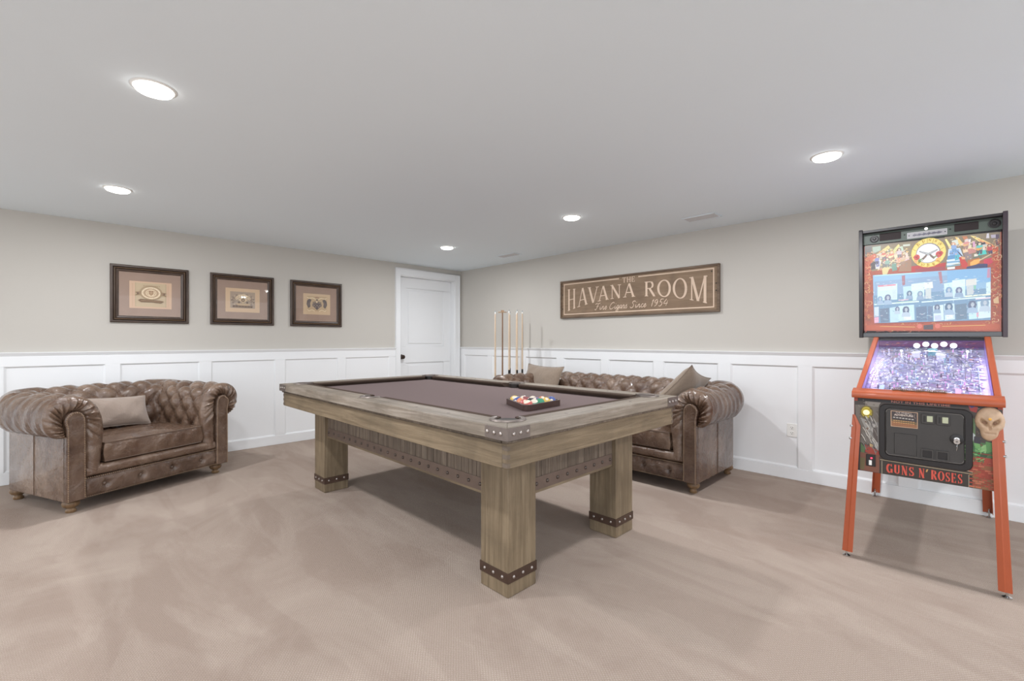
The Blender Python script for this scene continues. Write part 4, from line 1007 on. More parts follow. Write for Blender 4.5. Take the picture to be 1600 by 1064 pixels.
BACKART = [
    ('p', (158, 66, 48), [(-0.337, 1.914), (0.351, 1.907), (0.351, 1.278), (-0.337, 1.293)]),
    ('p', (112, 98, 78), [(-0.33, 1.918), (0.346, 1.908), (0.346, 1.787), (-0.33, 1.842)]),
    ('p', (128, 112, 84), [(-0.293, 1.903), (-0.076, 1.907), (-0.076, 1.756), (-0.293, 1.726)]),
    ('p', (120, 104, 86), [(-0.076, 1.907), (0.098, 1.907), (0.098, 1.736), (-0.076, 1.738)]),
    ('p', (122, 106, 82), [(0.092, 1.916), (0.337, 1.909), (0.343, 1.755), (0.092, 1.702)]),
    ('p', (96, 92, 88), [(-0.334, 1.913), (-0.293, 1.912), (-0.297, 1.847), (-0.334, 1.833)]),
    ('p', (226, 204, 120), [(-0.199, 1.903), (-0.189, 1.883), (-0.257, 1.824), (-0.278, 1.836)]),
    ('p', (222, 176, 110), [(-0.235, 1.871), (-0.221, 1.856), (-0.278, 1.808), (-0.3, 1.82)]),
    ('p', (232, 216, 130), [(-0.144, 1.904), (-0.137, 1.889), (-0.178, 1.823), (-0.189, 1.842)]),
    ('p', (206, 206, 130), [(-0.161, 1.884), (-0.151, 1.873), (-0.185, 1.796), (-0.199, 1.816)]),
    ('p', (160, 180, 160), [(-0.289, 1.902), (-0.242, 1.905), (-0.242, 1.872), (-0.286, 1.855)]),
    ('p', (200, 90, 64), [(-0.323, 1.832), (-0.278, 1.854), (-0.257, 1.833), (-0.3, 1.783), (-0.323, 1.748)]),
    ('p', (190, 76, 52), [(-0.33, 1.824), (-0.3, 1.82), (-0.3, 1.652), (-0.33, 1.654)]),
    ('p', (196, 190, 176), [(-0.267, 1.844), (-0.235, 1.858), (-0.228, 1.82), (-0.257, 1.814)]),
    ('p', (196, 96, 78), [(-0.231, 1.816), (-0.206, 1.84), (-0.189, 1.815), (-0.199, 1.793), (-0.224, 1.792)]),
    ('p', (210, 206, 200), [(-0.278, 1.798), (-0.257, 1.824), (-0.239, 1.794), (-0.249, 1.74), (-0.271, 1.742)]),
    ('p', (112, 116, 170), [(-0.271, 1.793), (-0.249, 1.795), (-0.249, 1.758), (-0.267, 1.755)]),
    ('p', (64, 58, 60), [(-0.3, 1.783), (-0.275, 1.798), (-0.271, 1.742), (-0.3, 1.736)]),
    ('p', (98, 96, 92), [(-0.235, 1.784), (-0.192, 1.806), (-0.185, 1.76), (-0.228, 1.737)]),
    ('p', (226, 170, 140), [(-0.161, 1.816), (-0.133, 1.839), (-0.116, 1.806), (-0.137, 1.768), (-0.157, 1.775)]),
    ('p', (214, 120, 96), [(-0.151, 1.81), (-0.127, 1.82), (-0.12, 1.793), (-0.144, 1.778)]),
    ('p', (230, 214, 170), [(-0.171, 1.831), (-0.151, 1.842), (-0.144, 1.818), (-0.164, 1.803)]),
    ('p', (214, 196, 130), [(-0.235, 1.738), (-0.206, 1.762), (-0.192, 1.742), (-0.206, 1.698), (-0.231, 1.692)]),
    ('l', (220, 196, 140), [(-0.206, 1.753), (-0.157, 1.806)], 1.6),
    ('p', (90, 132, 114), [(-0.182, 1.769), (-0.157, 1.766), (-0.151, 1.72), (-0.178, 1.714)]),
    ('p', (190, 214, 190), [(-0.144, 1.881), (-0.123, 1.887), (-0.116, 1.851), (-0.137, 1.844)]),
    ('p', (200, 206, 190), [(-0.12, 1.896), (-0.083, 1.895), (-0.083, 1.882), (-0.12, 1.882)]),
    ('p', (206, 190, 160), [(-0.137, 1.754), (-0.109, 1.764), (-0.103, 1.723), (-0.13, 1.708)]),
    ('p', (220, 184, 190), [(-0.116, 1.806), (-0.089, 1.811), (-0.083, 1.757), (-0.109, 1.742)]),
    ('p', (150, 110, 84), [(-0.13, 1.771), (-0.076, 1.792), (-0.076, 1.703), (-0.144, 1.71)]),
    ('p', (230, 206, 190), [(-0.109, 1.832), (-0.096, 1.839), (-0.093, 1.803), (-0.106, 1.795)]),
    ('p', (210, 196, 150), [(-0.123, 1.834), (-0.113, 1.841), (-0.106, 1.813), (-0.12, 1.806)]),
    ('p', (176, 44, 44), [(-0.076, 1.738), (0.098, 1.744), (0.092, 1.685), (-0.076, 1.694)]),
    ('p', (146, 54, 60), [(-0.056, 1.718), (0.092, 1.719), (0.092, 1.689), (-0.056, 1.696)]),
    ('e', (236, 208, 92), [(0.011, 1.822)], 0.088, 0.100, 0),
    ('e', (244, 226, 130), [(0.004, 1.838)], 0.060, 0.066, 0),
    ('e', (240, 216, 112), [(0.011, 1.822)], 0.083, 0.094, 0),
    ('e', (120, 112, 120), [(0.010, 1.819)], 0.0625, 0.069, 0),
    ('e', (250, 246, 252), [(0.009, 1.818)], 0.058, 0.064, 0),
    ('l', (190, 150, 40), [(0.006, 1.921), (0.006, 1.89)], 0.8),
    ('l', (190, 150, 40), [(0.038, 1.912), (0.032, 1.882)], 0.8),
    ('l', (190, 150, 40), [(0.067, 1.886), (0.054, 1.862)], 0.8),
    ('l', (190, 150, 40), [(-0.023, 1.917), (-0.013, 1.885)], 0.8),
    ('l', (190, 150, 40), [(-0.053, 1.895), (-0.036, 1.866)], 0.8),
    ('l', (190, 150, 40), [(-0.072, 1.858), (-0.053, 1.842)], 0.8),
    ('l', (190, 150, 40), [(0.088, 1.848), (0.07, 1.834)], 0.8),
    ('l', (190, 130, 40), [(0.006, 1.751), (0.006, 1.72)], 0.8),
    ('l', (190, 130, 40), [(0.038, 1.751), (0.041, 1.721)], 0.8),
    ('l', (190, 130, 40), [(-0.023, 1.759), (-0.026, 1.728)], 0.8),
    ('l', (190, 130, 40), [(0.06, 1.766), (0.073, 1.738)], 0.8),
    ('l', (190, 130, 40), [(-0.049, 1.784), (-0.059, 1.763)], 0.8),
    ('e', (206, 74, 66), [(-0.048, 1.797)], 0.016, 0.02, 0),
    ('e', (236, 120, 90), [(-0.043, 1.801)], 0.008, 0.01, 0),
    ('p', (90, 120, 60), [(-0.036, 1.782), (-0.023, 1.767), (-0.033, 1.755), (-0.043, 1.77)]),
    ('p', (244, 150, 90), [(-0.062, 1.785), (-0.043, 1.774), (-0.049, 1.753), (-0.062, 1.768)]),
    ('e', (206, 70, 78), [(0.063, 1.804)], 0.016, 0.021, 0),
    ('e', (238, 120, 120), [(0.067, 1.81)], 0.007, 0.01, 0),
    ('p', (236, 176, 90), [(0.051, 1.78), (0.076, 1.781), (0.067, 1.756), (0.045, 1.755)]),
    ('p', (246, 230, 140), [(0.092, 1.899), (0.101, 1.902), (0.128, 1.838), (0.116, 1.831)]),
    ('p', (238, 196, 110), [(0.141, 1.908), (0.156, 1.902), (0.186, 1.847), (0.165, 1.846)]),
    ('p', (190, 110, 70), [(0.174, 1.907), (0.197, 1.904), (0.206, 1.869), (0.189, 1.867)]),
    ('p', (246, 222, 130), [(0.212, 1.905), (0.236, 1.897), (0.304, 1.842), (0.281, 1.829)]),
    ('p', (226, 150, 96), [(0.241, 1.884), (0.315, 1.832), (0.326, 1.798), (0.298, 1.793)]),
    ('p', (214, 80, 44), [(0.304, 1.829), (0.337, 1.812), (0.337, 1.788), (0.31, 1.784)]),
    ('p', (214, 220, 206), [(0.125, 1.885), (0.153, 1.89), (0.159, 1.855), (0.132, 1.85)]),
    ('p', (236, 190, 160), [(0.128, 1.859), (0.147, 1.861), (0.15, 1.822), (0.135, 1.82)]),
    ('p', (236, 232, 236), [(0.192, 1.879), (0.215, 1.884), (0.212, 1.847), (0.189, 1.842)]),
    ('p', (226, 214, 170), [(0.189, 1.842), (0.218, 1.846), (0.218, 1.813), (0.192, 1.812)]),
    ('p', (214, 150, 190), [(0.224, 1.866), (0.233, 1.865), (0.236, 1.827), (0.224, 1.829)]),
    ('p', (240, 196, 150), [(0.177, 1.823), (0.236, 1.827), (0.236, 1.802), (0.18, 1.797)]),
    ('p', (190, 212, 236), [(0.11, 1.832), (0.165, 1.833), (0.18, 1.776), (0.153, 1.729), (0.101, 1.718)]),
    ('p', (116, 160, 214), [(0.116, 1.819), (0.159, 1.825), (0.165, 1.787), (0.116, 1.776)]),
    ('p', (76, 136, 190), [(0.107, 1.786), (0.141, 1.79), (0.141, 1.764), (0.104, 1.76)]),
    ('p', (216, 228, 236), [(0.101, 1.761), (0.165, 1.761), (0.165, 1.753), (0.101, 1.75)]),
    ('p', (90, 150, 190), [(0.104, 1.748), (0.165, 1.749), (0.165, 1.74), (0.104, 1.739)]),
    ('p', (216, 226, 220), [(0.101, 1.735), (0.165, 1.736), (0.165, 1.728), (0.101, 1.727)]),
    ('p', (110, 160, 180), [(0.101, 1.722), (0.165, 1.723), (0.165, 1.717), (0.101, 1.714)]),
    ('p', (234, 240, 236), [(0.104, 1.711), (0.141, 1.711), (0.141, 1.697), (0.104, 1.696)]),
    ('p', (70, 170, 190), [(0.141, 1.786), (0.162, 1.791), (0.165, 1.757), (0.141, 1.752)]),
    ('p', (60, 60, 80), [(0.147, 1.819), (0.165, 1.799), (0.18, 1.772), (0.171, 1.773)]),
    ('p', (130, 110, 110), [(0.183, 1.797), (0.218, 1.805), (0.221, 1.758), (0.189, 1.75)]),
    ('p', (190, 46, 44), [(0.159, 1.771), (0.177, 1.772), (0.203, 1.719), (0.2, 1.698), (0.174, 1.701)]),
    ('p', (226, 160, 110), [(0.168, 1.778), (0.189, 1.767), (0.189, 1.754), (0.174, 1.756)]),
    ('p', (190, 120, 110), [(0.2, 1.819), (0.241, 1.822), (0.238, 1.793), (0.206, 1.785)]),
    ('p', (46, 44, 54), [(0.256, 1.849), (0.279, 1.854), (0.284, 1.832), (0.256, 1.832)]),
    ('p', (190, 190, 196), [(0.253, 1.837), (0.287, 1.84), (0.284, 1.824), (0.256, 1.824)]),
    ('p', (90, 80, 74), [(0.256, 1.824), (0.284, 1.828), (0.29, 1.786), (0.253, 1.783)]),
    ('p', (238, 206, 190), [(0.264, 1.823), (0.279, 1.825), (0.279, 1.796), (0.267, 1.794)]),
    ('p', (60, 196, 186), [(0.241, 1.797), (0.281, 1.804), (0.287, 1.775), (0.247, 1.772)]),
    ('p', (230, 226, 210), [(0.23, 1.782), (0.247, 1.784), (0.247, 1.759), (0.23, 1.757)]),
    ('p', (84, 96, 80), [(0.227, 1.766), (0.264, 1.769), (0.264, 1.745), (0.227, 1.741)]),
    ('p', (176, 90, 40), [(0.2, 1.744), (0.253, 1.758), (0.259, 1.725), (0.224, 1.7), (0.2, 1.707)]),
    ('p', (236, 164, 70), [(0.212, 1.73), (0.23, 1.745), (0.259, 1.749), (0.253, 1.725), (0.23, 1.707), (0.212, 1.71)]),
    ('l', (210, 180, 140), [(0.253, 1.738), (0.326, 1.786)], 1.8),
    ('p', (196, 44, 64), [(0.273, 1.744), (0.31, 1.751), (0.315, 1.718), (0.293, 1.704), (0.273, 1.719)]),
    ('p', (40, 44, 84), [(0.195, 1.703), (0.253, 1.717), (0.29, 1.713), (0.29, 1.688), (0.195, 1.691)]),
    ('p', (178, 60, 40), [(0.312, 1.767), (0.337, 1.78), (0.343, 1.594), (0.318, 1.596)]),
    ('p', (216, 210, 220), [(0.287, 1.906), (0.296, 1.908), (0.298, 1.875), (0.284, 1.877)]),
    ('p', (180, 170, 190), [(0.304, 1.895), (0.332, 1.894), (0.332, 1.874), (0.307, 1.874)]),
    ('p', (74, 60, 80), [(0.326, 1.895), (0.34, 1.893), (0.34, 1.82), (0.326, 1.826)]),
    ('p', (132, 178, 214), [(-0.286, 1.697), (0.304, 1.687), (0.304, 1.352), (-0.278, 1.348)]),
    ('p', (116, 170, 216), [(0.104, 1.69), (0.304, 1.687), (0.304, 1.597), (0.104, 1.59)]),
    ('p', (128, 160, 196), [(-0.278, 1.65), (0.104, 1.658), (0.104, 1.487), (-0.278, 1.483)]),
    ('p', (104, 142, 176), [(-0.286, 1.548), (0.304, 1.556), (0.304, 1.352), (-0.278, 1.348)]),
    ('l', (176, 226, 226), [(-0.278, 1.692), (-0.023, 1.688)], 1.4),
    ('p', (150, 96, 110), [(-0.127, 1.677), (-0.109, 1.679), (-0.109, 1.612), (-0.123, 1.609)]),
    ('p', (164, 110, 124), [(0.06, 1.684), (0.076, 1.686), (0.082, 1.609), (0.07, 1.605)]),
    ('p', (190, 130, 160), [(0.29, 1.68), (0.301, 1.683), (0.301, 1.622), (0.287, 1.623)]),
    ('p', (198, 232, 238), [(-0.26, 1.616), (-0.151, 1.625), (-0.151, 1.512), (-0.26, 1.509)]),
    ('p', (220, 120, 140), [(-0.257, 1.62), (-0.157, 1.621), (-0.157, 1.612), (-0.257, 1.609)]),
    ('p', (206, 224, 226), [(-0.249, 1.606), (-0.157, 1.612), (-0.157, 1.585), (-0.249, 1.578)]),
    ('p', (190, 214, 216), [(-0.178, 1.582), (-0.154, 1.584), (-0.154, 1.521), (-0.178, 1.518)]),
    ('p', (176, 214, 224), [(-0.12, 1.6), (-0.056, 1.603), (-0.053, 1.532), (-0.116, 1.509)]),
    ('p', (214, 240, 240), [(-0.076, 1.614), (-0.003, 1.621), (-0.003, 1.572), (-0.076, 1.565)]),
    ('p', (222, 226, 222), [(-0.01, 1.617), (0.032, 1.622), (0.035, 1.578), (-0.007, 1.573)]),
    ('p', (196, 206, 206), [(-0.003, 1.577), (0.025, 1.579), (0.025, 1.509), (-0.003, 1.507)]),
    ('p', (200, 238, 232), [(-0.069, 1.569), (-0.01, 1.573), (-0.01, 1.503), (-0.069, 1.498)]),
    ('p', (200, 236, 240), [(0.088, 1.604), (0.128, 1.609), (0.128, 1.519), (0.092, 1.513)]),
    ('p', (214, 244, 236), [(0.128, 1.621), (0.189, 1.624), (0.189, 1.574), (0.128, 1.57)]),
    ('p', (196, 230, 240), [(0.128, 1.575), (0.189, 1.578), (0.189, 1.507), (0.132, 1.502)]),
    ('p', (214, 216, 210), [(0.192, 1.62), (0.241, 1.623), (0.241, 1.582), (0.192, 1.578)]),
    ('p', (190, 200, 204), [(0.195, 1.578), (0.227, 1.579), (0.227, 1.521), (0.197, 1.519)]),
    ('p', (120, 190, 160), [(0.227, 1.579), (0.238, 1.578), (0.238, 1.553), (0.23, 1.554)]),
    ('p', (208, 236, 240), [(0.284, 1.591), (0.304, 1.597), (0.304, 1.516), (0.284, 1.517)]),
    ('l', (220, 250, 240), [(-0.278, 1.483), (-0.036, 1.491)], 2.2),
    ('l', (214, 240, 244), [(-0.023, 1.486), (0.281, 1.501)], 2.2),
    ('l', (196, 230, 200), [(-0.157, 1.489), (-0.069, 1.493)], 1.8),
    ('l', (240, 250, 214), [(0.189, 1.511), (0.304, 1.516)], 2.4),
    ('l', (236, 214, 226), [(0.236, 1.491), (0.304, 1.495)], 2.0),
    ('l', (236, 190, 200), [(-0.144, 1.507), (-0.089, 1.508)], 1.6),
    ('p', (92, 112, 138), [(-0.249, 1.449), (-0.196, 1.455), (-0.196, 1.355), (-0.242, 1.351)]),
    ('p', (88, 112, 142), [(-0.053, 1.452), (0.003, 1.458), (0.006, 1.358), (-0.049, 1.355)]),
    ('p', (92, 116, 148), [(0.009, 1.454), (0.032, 1.457), (0.032, 1.352), (0.009, 1.353)]),
    ('p', (92, 118, 142), [(0.141, 1.459), (0.195, 1.465), (0.197, 1.364), (0.147, 1.357)]),
    ('p', (178, 214, 224), [(-0.192, 1.455), (-0.144, 1.462), (-0.144, 1.353), (-0.189, 1.35)]),
    ('p', (190, 224, 236), [(-0.144, 1.466), (-0.062, 1.471), (-0.059, 1.364), (-0.144, 1.358)]),
    ('p', (206, 230, 236), [(0.035, 1.457), (0.085, 1.462), (0.088, 1.359), (0.038, 1.352)]),
    ('p', (196, 224, 238), [(0.088, 1.467), (0.138, 1.468), (0.141, 1.362), (0.092, 1.355)]),
    ('p', (186, 226, 232), [(0.203, 1.464), (0.241, 1.47), (0.244, 1.363), (0.206, 1.36)]),
    ('p', (206, 230, 238), [(0.244, 1.474), (0.304, 1.479), (0.304, 1.369), (0.247, 1.363)]),
    ('p', (226, 160, 190), [(-0.278, 1.39), (-0.253, 1.393), (-0.253, 1.352), (-0.278, 1.348)]),
    ('p', (196, 214, 226), [(-0.278, 1.464), (-0.253, 1.467), (-0.253, 1.398), (-0.278, 1.394)]),
    ('e', (62, 76, 104), [(-0.196, 1.528)], 0.018, 0.029, 0),
    ('e', (190, 200, 210), [(-0.196, 1.524)], 0.008, 0.014, 0),
    ('e', (66, 80, 110), [(-0.096, 1.423)], 0.019, 0.029, 0),
    ('e', (206, 214, 220), [(-0.096, 1.419)], 0.008, 0.014, 0),
    ('e', (90, 120, 150), [(-0.023, 1.534)], 0.015, 0.026, 0),
    ('e', (196, 226, 230), [(-0.026, 1.53)], 0.007, 0.013, 0),
    ('e', (60, 92, 120), [(0.11, 1.427)], 0.018, 0.03, 0),
    ('e', (184, 206, 216), [(0.11, 1.423)], 0.008, 0.015, 0),
    ('e', (90, 130, 170), [(0.113, 1.542)], 0.015, 0.024, 0),
    ('e', (86, 130, 160), [(0.165, 1.534)], 0.015, 0.025, 0),
    ('e', (190, 222, 232), [(0.168, 1.529)], 0.006, 0.011, 0),
    ('e', (70, 112, 140), [(0.221, 1.426)], 0.015, 0.029, 0),
    ('e', (190, 216, 226), [(0.224, 1.421)], 0.006, 0.013, 0),
    ('e', (80, 120, 160), [(0.276, 1.431)], 0.015, 0.028, 0),
    ('e', (200, 226, 236), [(0.276, 1.427)], 0.007, 0.014, 0),
    ('e', (96, 140, 170), [(-0.083, 1.547)], 0.016, 0.024, 0),
    ('e', (100, 140, 176), [(-0.239, 1.526)], 0.013, 0.023, 0),
    ('e', (220, 190, 200), [(-0.14, 1.425)], 0.01, 0.018, 0),
    ('e', (210, 200, 214), [(0.06, 1.416)], 0.01, 0.02, 0),
    ('p', (236, 240, 246), [(0.098, 1.398), (0.128, 1.401), (0.132, 1.371), (0.101, 1.367)]),
    ('p', (226, 236, 246), [(-0.116, 1.393), (-0.076, 1.396), (-0.076, 1.369), (-0.116, 1.366)]),
    ('p', (190, 200, 226), [(0.041, 1.391), (0.073, 1.394), (0.076, 1.36), (0.045, 1.356)]),
    ('p', (224, 150, 170), [(0.241, 1.408), (0.25, 1.408), (0.25, 1.375), (0.241, 1.375)]),
    ('p', (176, 70, 44), [(-0.326, 1.335), (0.343, 1.327), (0.343, 1.287), (-0.326, 1.297)]),
    ('p', (60, 50, 56), [(-0.013, 1.327), (0.035, 1.331), (0.035, 1.296), (-0.013, 1.297)]),
    ('e', (206, 96, 80), [(-0.033, 1.321)], 0.013, 0.017, 0),
    ('e', (206, 96, 80), [(0.057, 1.321)], 0.013, 0.017, 0),
    ('l', (206, 160, 80), [(-0.246, 1.324), (-0.056, 1.315)], 1.0),
    ('l', (206, 160, 80), [(0.079, 1.317), (0.281, 1.32)], 1.0),
    ('p', (214, 170, 120), [(0.315, 1.482), (0.337, 1.505), (0.34, 1.456), (0.318, 1.458)]),
]
FRONT = [
    ('p', (70, 62, 58), [(-0.278, 0.879), (0.313, 0.887), (0.311, 0.474), (-0.266, 0.49)]),
    ('p', (112, 104, 96), [(-0.272, 0.857), (-0.164, 0.861), (-0.164, 0.627), (-0.26, 0.648)]),
    ('p', (140, 132, 124), [(-0.226, 0.88), (-0.158, 0.879), (-0.169, 0.853), (-0.226, 0.855)]),
    ('p', (150, 146, 140), [(-0.249, 0.787), (-0.197, 0.765), (-0.186, 0.68), (-0.214, 0.698)]),
    ('p', (128, 124, 122), [(-0.203, 0.771), (-0.167, 0.768), (-0.167, 0.62), (-0.197, 0.65)]),
    ('p', (170, 164, 158), [(-0.194, 0.758), (-0.18, 0.752), (-0.186, 0.695), (-0.2, 0.721)]),
    ('p', (90, 80, 76), [(-0.192, 0.737), (-0.175, 0.739), (-0.169, 0.647), (-0.192, 0.68)]),
    ('p', (152, 148, 146), [(-0.18, 0.66), (-0.167, 0.655), (-0.167, 0.605), (-0.186, 0.631)]),
    ('p', (190, 160, 110), [(-0.206, 0.645), (-0.192, 0.64), (-0.192, 0.623), (-0.206, 0.627)]),
    ('p', (84, 110, 70), [(-0.246, 0.643), (-0.226, 0.617), (-0.231, 0.587), (-0.246, 0.592)]),
    ('p', (150, 60, 48), [(-0.226, 0.639), (-0.158, 0.607), (-0.158, 0.571), (-0.226, 0.595)]),
    ('p', (120, 76, 60), [(-0.249, 0.591), (-0.153, 0.587), (-0.153, 0.488), (-0.249, 0.49)]),
    ('p', (104, 92, 60), [(-0.249, 0.562), (-0.226, 0.559), (-0.231, 0.493), (-0.249, 0.497)]),
    ('e', (110, 96, 50), [(-0.22, 0.819)], 0.03, 0.038, 0),
    ('e', (196, 178, 70), [(-0.22, 0.819)], 0.024, 0.031, 0),
    ('p', (150, 56, 52), [(0.183, 0.898), (0.217, 0.892), (0.212, 0.863), (0.19, 0.87)]),
    ('p', (70, 70, 120), [(0.183, 0.898), (0.208, 0.894), (0.194, 0.884)]),
    ('p', (96, 120, 84), [(0.19, 0.845), (0.208, 0.828), (0.208, 0.72), (0.19, 0.704)]),
    ('p', (74, 106, 70), [(0.194, 0.718), (0.269, 0.717), (0.269, 0.648), (0.199, 0.629)]),
    ('p', (110, 160, 96), [(0.203, 0.713), (0.221, 0.722), (0.23, 0.673), (0.208, 0.656)]),
    ('p', (130, 176, 116), [(0.23, 0.704), (0.252, 0.714), (0.243, 0.662), (0.225, 0.653)]),
    ('p', (90, 140, 84), [(0.243, 0.725), (0.265, 0.722), (0.265, 0.679), (0.247, 0.669)]),
    ('p', (60, 80, 56), [(0.217, 0.671), (0.256, 0.665), (0.243, 0.644), (0.212, 0.644)]),
    ('p', (190, 196, 196), [(0.199, 0.763), (0.208, 0.752), (0.199, 0.718), (0.19, 0.73)]),
    ('p', (60, 56, 64), [(0.203, 0.745), (0.23, 0.742), (0.225, 0.71), (0.203, 0.713)]),
    ('p', (200, 110, 100), [(0.282, 0.762), (0.307, 0.754), (0.303, 0.728), (0.282, 0.731)]),
    ('p', (160, 70, 56), [(0.19, 0.647), (0.277, 0.644), (0.277, 0.476), (0.194, 0.482)]),
    ('p', (128, 96, 66), [(0.199, 0.546), (0.277, 0.544), (0.277, 0.476), (0.199, 0.476)]),
    ('p', (148, 84, 66), [(0.221, 0.608), (0.269, 0.605), (0.269, 0.58), (0.221, 0.583)]),
    ('p', (66, 56, 50), [(-0.167, 0.57), (-0.158, 0.589), (0.208, 0.577), (0.199, 0.556)]),
    ('p', (58, 50, 44), [(-0.164, 0.57), (0.201, 0.557), (0.199, 0.467), (-0.164, 0.478)]),
    ('l', (176, 160, 130), [(-0.161, 0.564), (0.199, 0.556)], 0.8),
    ('l', (150, 140, 120), [(-0.153, 0.558), (-0.153, 0.488)], 0.8),
    ('l', (150, 140, 120), [(0.185, 0.55), (0.185, 0.48)], 0.8),
    ('l', (176, 160, 130), [(0.172, 0.573), (0.199, 0.566)], 1.6),
    ('l', (150, 60, 50), [(0.183, 0.665), (0.271, 0.661)], 0.8),
]
# ------------------------------------------------------------------ pinball machine: local x into the wall, y to the left of the player, z up
PB = empty('pinball_machine', (3.164, 0.172, 0), radians(1.0), 'orange pinball machine with skull, black coin door and lit backglass', 'pinball machine')
YC = -.012; HWd = .289
def TF(s, z=0.0):  # painting frame on plane x = s facing the player: local x -> -y, local y -> z, out -> -x
    return Matrix(((0, 0, -1, s), (-1, 0, 0, 0), (0, 1, 0, z), (0, 0, 0, 1)))
zf = lambda x: .905 + (x - .06) * (1.238 - .905) / (1.0 - .06)      # top edge of the cabinet
# cabinet
for s in (-1, 1):
    y1 = YC + s * HWd; y0 = y1 - s * .018; mb = MB()
    poly = [(.052, .487), (1.33, .487), (1.33, 1.205), (1.0, 1.225), (.06, .902), (.052, .902)]
    T = Matrix(((1, 0, 0, 0), (0, 0, 1, 0), (0, 1, 0, 0), (0, 0, 0, 1))); mb.prism(poly, min(y0, y1), max(y0, y1), T); mb.build('cabinet_side', simple('side_art_red', (150, 62, 46), .45, var=.35, vs=9), PB, bevel=.002)
mb = MB(); mb.box(.075, 1.33, YC - HWd + .018, YC + HWd - .018, .489, .507); mb.box(1.312, 1.33, YC - HWd + .018, YC + HWd - .018, .507, 1.2); mb.box(1.02, 1.33, YC - HWd + .018, YC + HWd - .018, 1.19, 1.205); mb.build('cabinet_base', 'cab', PB)
mb = MB(); mb.box(.052, .074, YC - HWd + .018, YC + HWd - .018, .487, .898); fp = mb.build('front_panel', 'cab', PB)
P = Painter(TF(.0518), 0, .000008); y0, y1 = -(YC + HWd), -(YC - HWd)
clip = lambda p: (max(y0 + .001, min(y1 - .001, p[0])), max(.4875, min(.897, p[1])))
SH2 = []
for e in FRONT:
    SH2.append((e[0], e[1], [clip(p) for p in e[2]]) + tuple(e[3:]))
P.shapes(SH2[:1]); rnd = random.Random(11)
P.shapes(SH2[1:])
for k in range(110):   # stone and rubble texture of the printed scene
    a, b = rnd.choice((rnd.uniform(y0 + .01, -.175), rnd.uniform(y0 + .01, -.175), rnd.uniform(.205, y1 - .02))), rnd.uniform(.60, .885); c = rnd.choice([(92, 84, 78), (116, 108, 100), (136, 130, 122), (82, 70, 62), (110, 82, 64)])
    if a > .19 and b < .70: c = rnd.choice([(150, 74, 56), (170, 92, 68), (120, 64, 50), (150, 104, 70)])
    w, h_ = rnd.uniform(.004, .012), rnd.uniform(.002, .006); P.poly([(a, b), (min(a + w, y1 - .002), b + rnd.uniform(-.003, .003)), (min(a + w * .9, y1 - .002), b + h_), (a + .002, b + h_)], c)
for r in range(12):
    for q in range(5):
        x = .186 + q * .022 + (.011 if r % 2 else 0); z = .492 + r * .0095
        if x + .018 < y1: P.rect(x, z, min(x + .019, y1 - .003), z + .007, rnd.choice([(170, 78, 60), (150, 66, 50), (186, 104, 78), (140, 96, 62)]))

for k in range(70):    # leaves
    a, b = rnd.uniform(.150, .235), rnd.uniform(.615, .70); an = rnd.uniform(0, pi); c = rnd.choice([(90, 150, 88), (130, 180, 110), (60, 96, 60), (150, 190, 130), (70, 120, 76)])
    P.line([(a, b), (a + .018 * cos(an), b + .014 * sin(an))], .003, c)
for k in range(26):    # pale roots on the left
    a, b = rnd.uniform(-.245, -.175), rnd.uniform(.62, .85); P.line([(a, b), (a + .012, b - .02), (a + .020, b - .045)], .0035, rnd.choice([(170, 164, 156), (130, 124, 118), (84, 78, 74), (196, 190, 180)]))
P.text('NOT IN THIS LIFETIME', .0165, .002, .8885, (170, 112, 100), sx=1.42, bold=.0003)
for ch, a, b in (('G', -.149, -.116), ('U', -.112, -.080), ('N', -.076, -.044), ('S', -.041, -.012), ('N', .006, .036), ('R', .062, .092), ('O', .095, .123), ('S', .126, .150), ('E', .152, .177), ('S', .179, .203)):
    tt = lambda x: .5480; bb = lambda x: .4990
    a, b = [-.134 + (q + .149) * .8466 for q in (a, b)]; mx_ = (a + b) / 2; a, b = mx_ + (a - mx_) * .90, mx_ + (b - mx_) * .90; P.z += .00002; put_glyph(P.mb, ch, a, b, bb, tt, P.T, P.z, s2l((206, 84, 68)), K=.34, t=.13, s=.06, sl=.20)
P.poly([(.028, .546), (.036, .549), (.031, .533), (.026, .533)], (196, 150, 90))
P.build('front_artwork', 'print', fp)
# start button, volume switch
def disc(name, r, x, y, z, h, mat, parent, n=24, dome=.6):
    mb = MB(); mb.lathe([(r, 0), (r, h * dome), (r * .8, h), (.0001, h)], n, TF(x) @ Matrix.Translation((-y, z, 0))); return mb.build(name, mat, parent)
sb = disc('start_button', .021, .0515, .220, .819, .010, simple('button_amber', (190, 168, 60), .35), PB); disc('button_cap', .0145, .0415, .220, .819, .005, glow('button_light', (240, 234, 180), .45), sb)
mb = MB(); mb.box(-.222, -.180, .520, .585, 0, .006, TF(.0515)); sw = mb.build('volume_panel', 'rim', PB, bevel=.002)
mb = MB(); mb.box(-.209, -.196, .527, .554, .006, .011, TF(.0515)); mb.build('rocker_switch', 'plate', sw, bevel=.001)
mb = MB(); mb.lathe([(.005, 0), (.004, .003), (.0001, .004)], 12, TF(.0455) @ Matrix.Translation((-.198, .566, 0))); mb.build('indicator_light', glow('red_led', (255, 60, 90), 1.6), sw)
